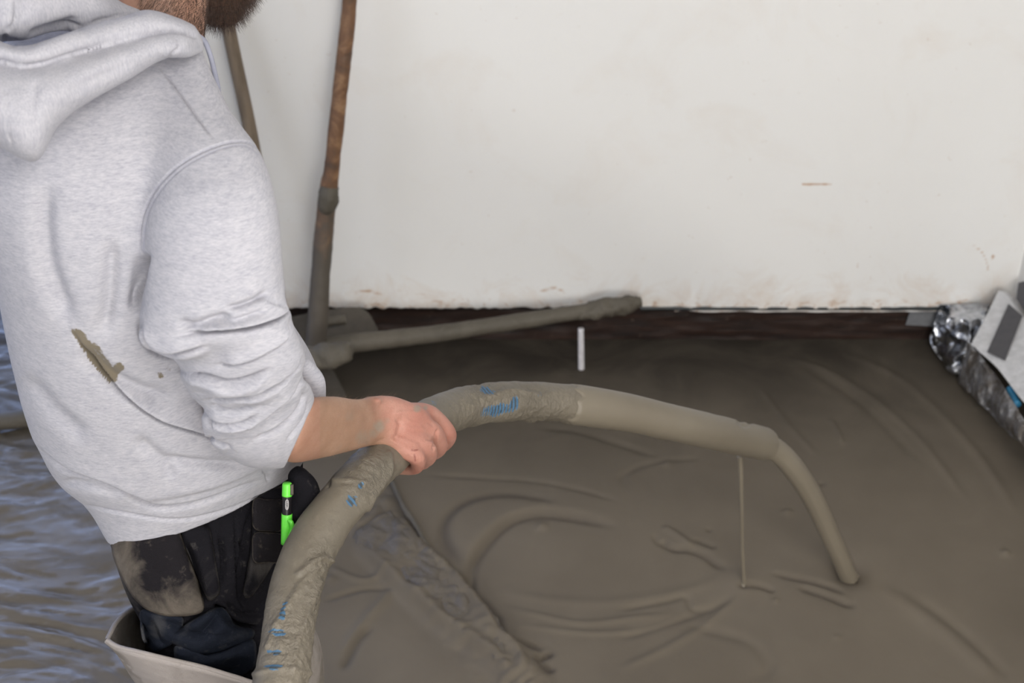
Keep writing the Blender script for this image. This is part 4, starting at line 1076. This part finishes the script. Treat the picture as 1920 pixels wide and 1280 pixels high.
# ------------------------------------------------------------------ tools by the wall
def rough_tube(C, r, n, m, amp, fr, seed=0, flat=1.0):
    R = tube(C, r, m, n)
    for i in range(n):
        c = R[i].mean(0)
        for j in range(m):
            q = R[i, j]; R[i, j] = q+(q-c)*amp*(vnoise(q[0]*fr, q[1]*fr+seed, q[2]*fr)+.4*vnoise(q[0]*fr*4, q[1]*fr*4+seed, q[2]*fr*4))
    return R
def build_tbar():
    e1 = P(1196, 566, Y=2.765); e0 = P(-90, 792, h=.022); 
    J = P(592, 650, Y=2.60)
    base = np.array([e0[0], e0[1], 0])
    root = thing('screed_levelling_bar', 'screed-coated T-shaped levelling bar with a rusty brown pole, propped at the wall', 'levelling bar', tuple(J))
    line = [e0, P(60, 782, h=.022)*1.0, P(300, 722, h=.028), J+np.array([0, 0, -.006]), P(800, 628, Y=2.65), P(1000, 598, Y=2.715), e1]
    R = rough_tube(line, [.019, .019, .021, .022, .0195, .018, .014], 260, 28, .12, 14)
    # flat slathered end
    link('crossbar', mesh(*rings_mesh(R)), M['screed'], root)
    R = rough_tube([P(1060, 592, Y=2.735), P(1120, 580, Y=2.742), P(1170, 572, Y=2.75), P(1202, 566, Y=2.758)], [.010, .022, .022, .012], 70, 24, .35, 40, 3)
    link('mud_lump', mesh(*rings_mesh(R)), M['screed'], root)
    R = rough_tube([P(560, 675, 3.03), P(600, 668, 3.02), P(640, 662, 3.02), P(655, 648, 3.04)], [.02, .026, .024, .01], 50, 24, .3, 40, 5)
    link('mud_lump', mesh(*rings_mesh(R)), M['screed'], root)
    top = P(668, -140, Y=2.74)
    pole = [J+np.array([0, 0, -.01]), P(598, 560, Y=2.625), P(607, 440, Y=2.65), P(617, 350, Y=2.667), P(622, 320, Y=2.672), P(632, 220, Y=2.69), P(645, 110, Y=2.71), P(656, 0, Y=2.73), top, P(740, -900, Y=2.765)]
    R = rough_tube(pole, [.0235, .0215, .0200, .0190, .0165, .0160, .0155, .0150, .0150, .015], 300, 24, .10, 18)
    link('pole', mesh(*rings_mesh(R)), M['rust'], root)
    # knot of dried screed on the pole
    R = rough_tube([P(611, 400, Y=2.655), P(615, 375, Y=2.655), P(619, 350, Y=2.662)], [.014, .0225, .018], 30, 24, .15, 50, 8); link('collar', mesh(*rings_mesh(R)), M['screed'], root)
build_tbar()
def build_squeegee():
    J = P(532, 616, Y=2.68)
    root = thing('floor_squeegee', 'coated board squeegee on a worn wooden handle, behind the levelling bar', 'squeegee', tuple(J))
    outline = [(520, 600), (600, 583), (676, 577), (706, 612), (702, 622), (650, 634), (600, 645), (520, 665)]
    V = []; 
    q = crom(outline+[outline[0]], 65)[:-1]
    def zz(u, v): return 2.745-(v-577)/90.0*.11
    top = [P(a, b, Y=zz(a, b)) for a, b in q]; n = len(q)
    bot = [t-np.array([0, -.004, .014]) for t in top]; V = top+bot+[np.mean(top, 0), np.mean(bot, 0)]
    Fc = [(i, (i+1) % n, n+(i+1) % n, n+i) for i in range(n)]+[(2*n, (i+1) % n, i) for i in range(n)]+[(2*n+1, n+i, n+(i+1) % n) for i in range(n)]
    link('board', mesh(V, Fc), M['muddy'], root, smooth=False)
    R = rough_tube([P(600, 606, Y=2.665), P(648, 598, Y=2.675)], [.011, .011], 24, 16, .2, 40); link('bracket', mesh(*rings_mesh(R)), M['screed'], root)
    pole = [P(532, 616, Y=2.68), P(506, 450, Y=2.705), P(470, 250, Y=2.735), P(436, 90, Y=2.755), P(410, -40, Y=2.765), P(320, -480, Y=2.78)]
    R = tube(pole, .0145, 24, 60); link('handle', mesh(*rings_mesh(R)), M['wood'], root)
build_squeegee()
def small_boards():
    # plank end lying under the crossbar
    q = [(585, 690), (622, 688), (650, 742), (585, 760)]
    top = [P(a, b, h=.030) for a, b in q]; bot = [np.array([t[0], t[1], -.005]) for t in top]
    me = mesh(top+bot, [(0, 3, 2, 1), (4, 5, 6, 7), (0, 1, 5, 4), (1, 2, 6, 5), (2, 3, 7, 6), (3, 0, 4, 7)])
    o = link('plank', me, M['muddy'], smooth=False); tag(o, 'short muddy plank end lying between the man\'s forearm and the levelling bar', 'plank')
small_boards()
def build_gauge():
    a = P(1085, 596, Y=2.705); b = P(1090, 692, h=-.003)
    a = np.array([b[0]-.004, b[1]+.003, .108])
    R = tube([b, a], [.0075, .0068], 20, 20); o = link('level_stick', mesh(*rings_mesh(R)), M['stick'])
    tag(o, 'thin white plastic level stick standing upright in the wet screed by the wall', 'level stick')
build_gauge()

# ------------------------------------------------------------------ right corner
def crumple(name, grid_px, mat, label, cat, nu=90, nv=70, amp=.022, fr=14, seed=0, mudv=None, thick=.0008):
    """grid_px: rows of (u,v,z) control points -> crumpled sheet"""
    g = np.array(grid_px, float); A = np.array([crom(r, nu) for r in g]).transpose(1, 0, 2); A = np.array([crom(c, nv) for c in A])   # nu,nv,3
    pts = np.array([[P(*A[i, j]) for j in range(nv)] for i in range(nu)])
    for i in range(nu):
        for j in range(nv):
            q = pts[i, j]; w = min(1, i/4, j/4, (nu-1-i)/4+.3, (nv-1-j)/4+.3)
            a = 1-2*abs(vnoise(q[0]*fr*1.5, q[1]*fr+seed, q[2]*fr*.5)); b = 1-2*abs(vnoise(q[0]*fr*3.2, q[1]*fr*2.6+seed, q[2]*fr*1.6+4)); c = vnoise(q[0]*fr*6, q[1]*fr*6, q[2]*fr*6+seed)
            pts[i, j] = q+np.array([-.5, -1, .2])*amp*w*(.55*a+.35*b+.12*c-.4)
    V = pts.reshape(-1, 3); Fc = [(i*nv+j, i*nv+j+1, (i+1)*nv+j+1, (i+1)*nv+j) for i in range(nu-1) for j in range(nv-1)]
    me = mesh(V, Fc); mud = np.zeros(len(V)) if mudv is None else mudv(*proj(V)[:2]); attr(me, 'mud', mud)
    o = link(name, me, mat); tag(o, label, cat); s = o.modifiers.new('s', 'SOLIDIFY'); s.thickness = thick
    return o
def build_corner():
    crumple('foil_sheet', [[(1762, 572, 3.30), (1800, 570, 3.30), (1856, 568, 3.28)], [(1752, 605, 3.32), (1785, 600, 3.26), (1850, 600, 3.24)], [(1745, 645, 3.34), (1790, 640, 3.27), (1842, 640, 3.22)], [(1785, 700, 3.27), (1812, 700, 3.22), (1832, 680, 3.19)]],
            M['foil'], 'crumpled shiny silver foil bunched in the corner at the foot of the wall', 'foil', mudv=lambda u, v: np.clip((v-650)/60, 0, 1)*.7, amp=.045, fr=9)
    crumple('foil_skirt', [[(1815, 640, 3.22), (1850, 680, 3.13), (1895, 745, 3.00), (1960, 850, 2.82)], [(1805, 665, 3.24), (1840, 715, 3.14), (1880, 775, 3.02), (1945, 860, 2.86)], [(1796, 712, 3.26), (1835, 752, 3.165), (1880, 800, 3.07), (1960, 870, 2.94)]],
            M['foil'], 'dark mud-smeared foil skirt running under the foam strip along the right wall', 'foil', mudv=lambda u, v: np.full(u.shape, .60), amp=.040, fr=9, seed=7)
    # foam edge strip
    def sheet(name, outline, zf, th, mat, parent=None, lift=0.0):
        q = crom(outline+[outline[0]], len(outline)*6+1)[:-1] if len(outline) > 5 else np.array(outline, float)
        n = len(q); nv = nrm(np.array([-1, -.35, .25]))
        top = [P(a, b, zf(a, b))+nv*lift for a, b in q]; bot = [t-nv*th for t in top]
        V = top+bot+[np.mean(top, 0), np.mean(bot, 0)]
        V = V[:2*n]; Fc = [(i, (i+1) % n, n+(i+1) % n, n+i) for i in range(n)]+[tuple(range(n))[::-1], tuple(range(n, 2*n))]
        return link(name, mesh(V, Fc), mat, parent, smooth=False)
    zf = lambda u, v: 3.235-(v-560)*.00128-(u-1870)*.0006
    root = thing('foam_edge_strip', 'pale grey foam edge strip with dark printed patch, standing along the right wall', 'edge strip', tuple(P(1850, 640, 3.1)))
    sheet('foam_sheet', [(1872, 545), (1886, 552), (1914, 590), (1960, 640), (1990, 700), (2000, 860), (1960, 790), (1918, 752), (1870, 690), (1826, 648), (1832, 625), (1850, 590)], zf, .012, M['foam'], root)
    sheet('printed_patch', [(1893, 570), (1918, 592), (1886, 675), (1853, 660)], lambda u, v: zf(u, v)-.006, .002, M['dark'], root, .0035)
    sheet('printed_patch', [(1912, 530), (1945, 520), (1950, 600), (1926, 590), (1908, 560)], lambda u, v: zf(u, v)-.01, .002, M['dark'], root, .004)
    q = [(1707, 582), (1752, 577), (1768, 590), (1752, 612), (1698, 609)]
    o = sheet('duct_tape', q, lambda u, v: 3.345-(u-1698)*.0004, .001, M['tape'], None, 0); 
    V = np.array([P(a, b, Y=YW-.012-(a-1698)*.0002) for a, b in q]); me = o.data; c = getco(me); n = len(q); c[:n] = V; c[n:2*n] = V+np.array([0, .0015, 0]); setco(me, c)
    tag(o, 'strip of dull grey duct tape holding foil to the brown timber near the corner', 'tape')
    R = tube([P(1893, 728, 3.05), P(1900, 742, 3.03), P(1908, 758, 3.0)], .008, 14, 14); o = link('blue_pipe_stub', mesh(*rings_mesh(R)), M['blue']); tag(o, 'small bit of blue pipe peeping out between foam strip and foil', 'pipe')
build_corner()

# ------------------------------------------------------------------ bits lying in the screed
def debris():
    R = rough_tube([P(728, 888, h=.014), P(757, 950, h=.013), P(780, 985, h=.012), P(800, 1022, h=.008), P(838, 1072, h=.002)], [.006, .006, .0055, .005, .004], 80, 12, .2, 50)
    o = link('rod', mesh(*rings_mesh(R)), M['screed']); tag(o, 'thin screed-coated rod lying on the floor just right of the hose bend', 'rod')
    o = crumple('foil_scrap', [[(655, 1015, 2.56), (700, 985, 2.59), (745, 960, 2.61)], [(730, 1085, 2.50), (775, 1050, 2.53), (815, 1030, 2.55)], [(800, 1150, 2.445), (835, 1115, 2.475), (870, 1090, 2.49)], [(880, 1215, 2.385), (910, 1185, 2.41), (935, 1160, 2.43)], [(940, 1270, 2.34), (970, 1250, 2.36), (985, 1235, 2.37)]],
            M['foilmud'], 'long crumpled strip of mud-covered foil half sunk in the floor screed', 'foil', nu=60, nv=150, amp=.012, fr=24, seed=3, mudv=lambda u, v: np.clip(.66-.50*np.exp(-(((u-850)/24)**2+((v-1187)/16)**2)), 0, 1))
    me = o.data; c = getco(me); u, v, z = proj(c)
    rng = c[:, 2].copy()
    for i in range(len(c)):
        g = P(u[i], v[i], h=.0)
        n = .014*abs(vnoise(g[0]*16, g[1]*16, 2))+.007*abs(vnoise(g[0]*38, g[1]*38, 7))+.0012*vnoise(g[0]*100, g[1]*100)
        iu = i//150; ed = min(1, min(iu, 59-iu)/9)
        c[i] = (g[0], g[1], -.006+(.019+n)*ed)
    setco(me, c)
    for (a, b, r, lab) in [(805, 1088, .005, 'tiny pale pebble lying beside the mud-covered foil strip'), (828, 1095, .004, 'tiny white pebble, the lower of two beside the foil strip'), (1606, 1080, .0045, 'tiny white pebble floating at the foot of the poured jet')]:
        c = P(a, b, h=.012 if a < 1000 else .001); bm = bmesh.new(); bmesh.ops.create_icosphere(bm, subdivisions=3, radius=r)
        for v_ in bm.verts: v_.co = Vector(c)+v_.co*(1+.25*vnoise(v_.co.x*300, v_.co.y*300, a))
        me = bpy.data.meshes.new('pebble'); bm.to_mesh(me); bm.free(); o = link('pebble', me, M['pebble']); tag(o, lab, 'pebble')
def mat_foilmud():
    t = NT('mud_covered_foil'); v = t.coord(); m = t.at('mud'); n = t.noise(v, 40, 4, .7)
    k = t.ramp(t.math('ADD', m, t.math('MULTIPLY', n, .6)), [(.66, 0), (.86, 1)])
    t.col(t.mix(k, (.15, .165, .215), t.mix(n, (.075, .062, .05), (.145, .122, .092)))); t.rough(.5); t.bump(t.noise(v, 90, 4, .7), .7, .004); return t.m
M['foilmud'] = mat_foilmud(); M['pebble'] = mat_plain('pale_pebble', (.55, .47, .38), .6)
debris()
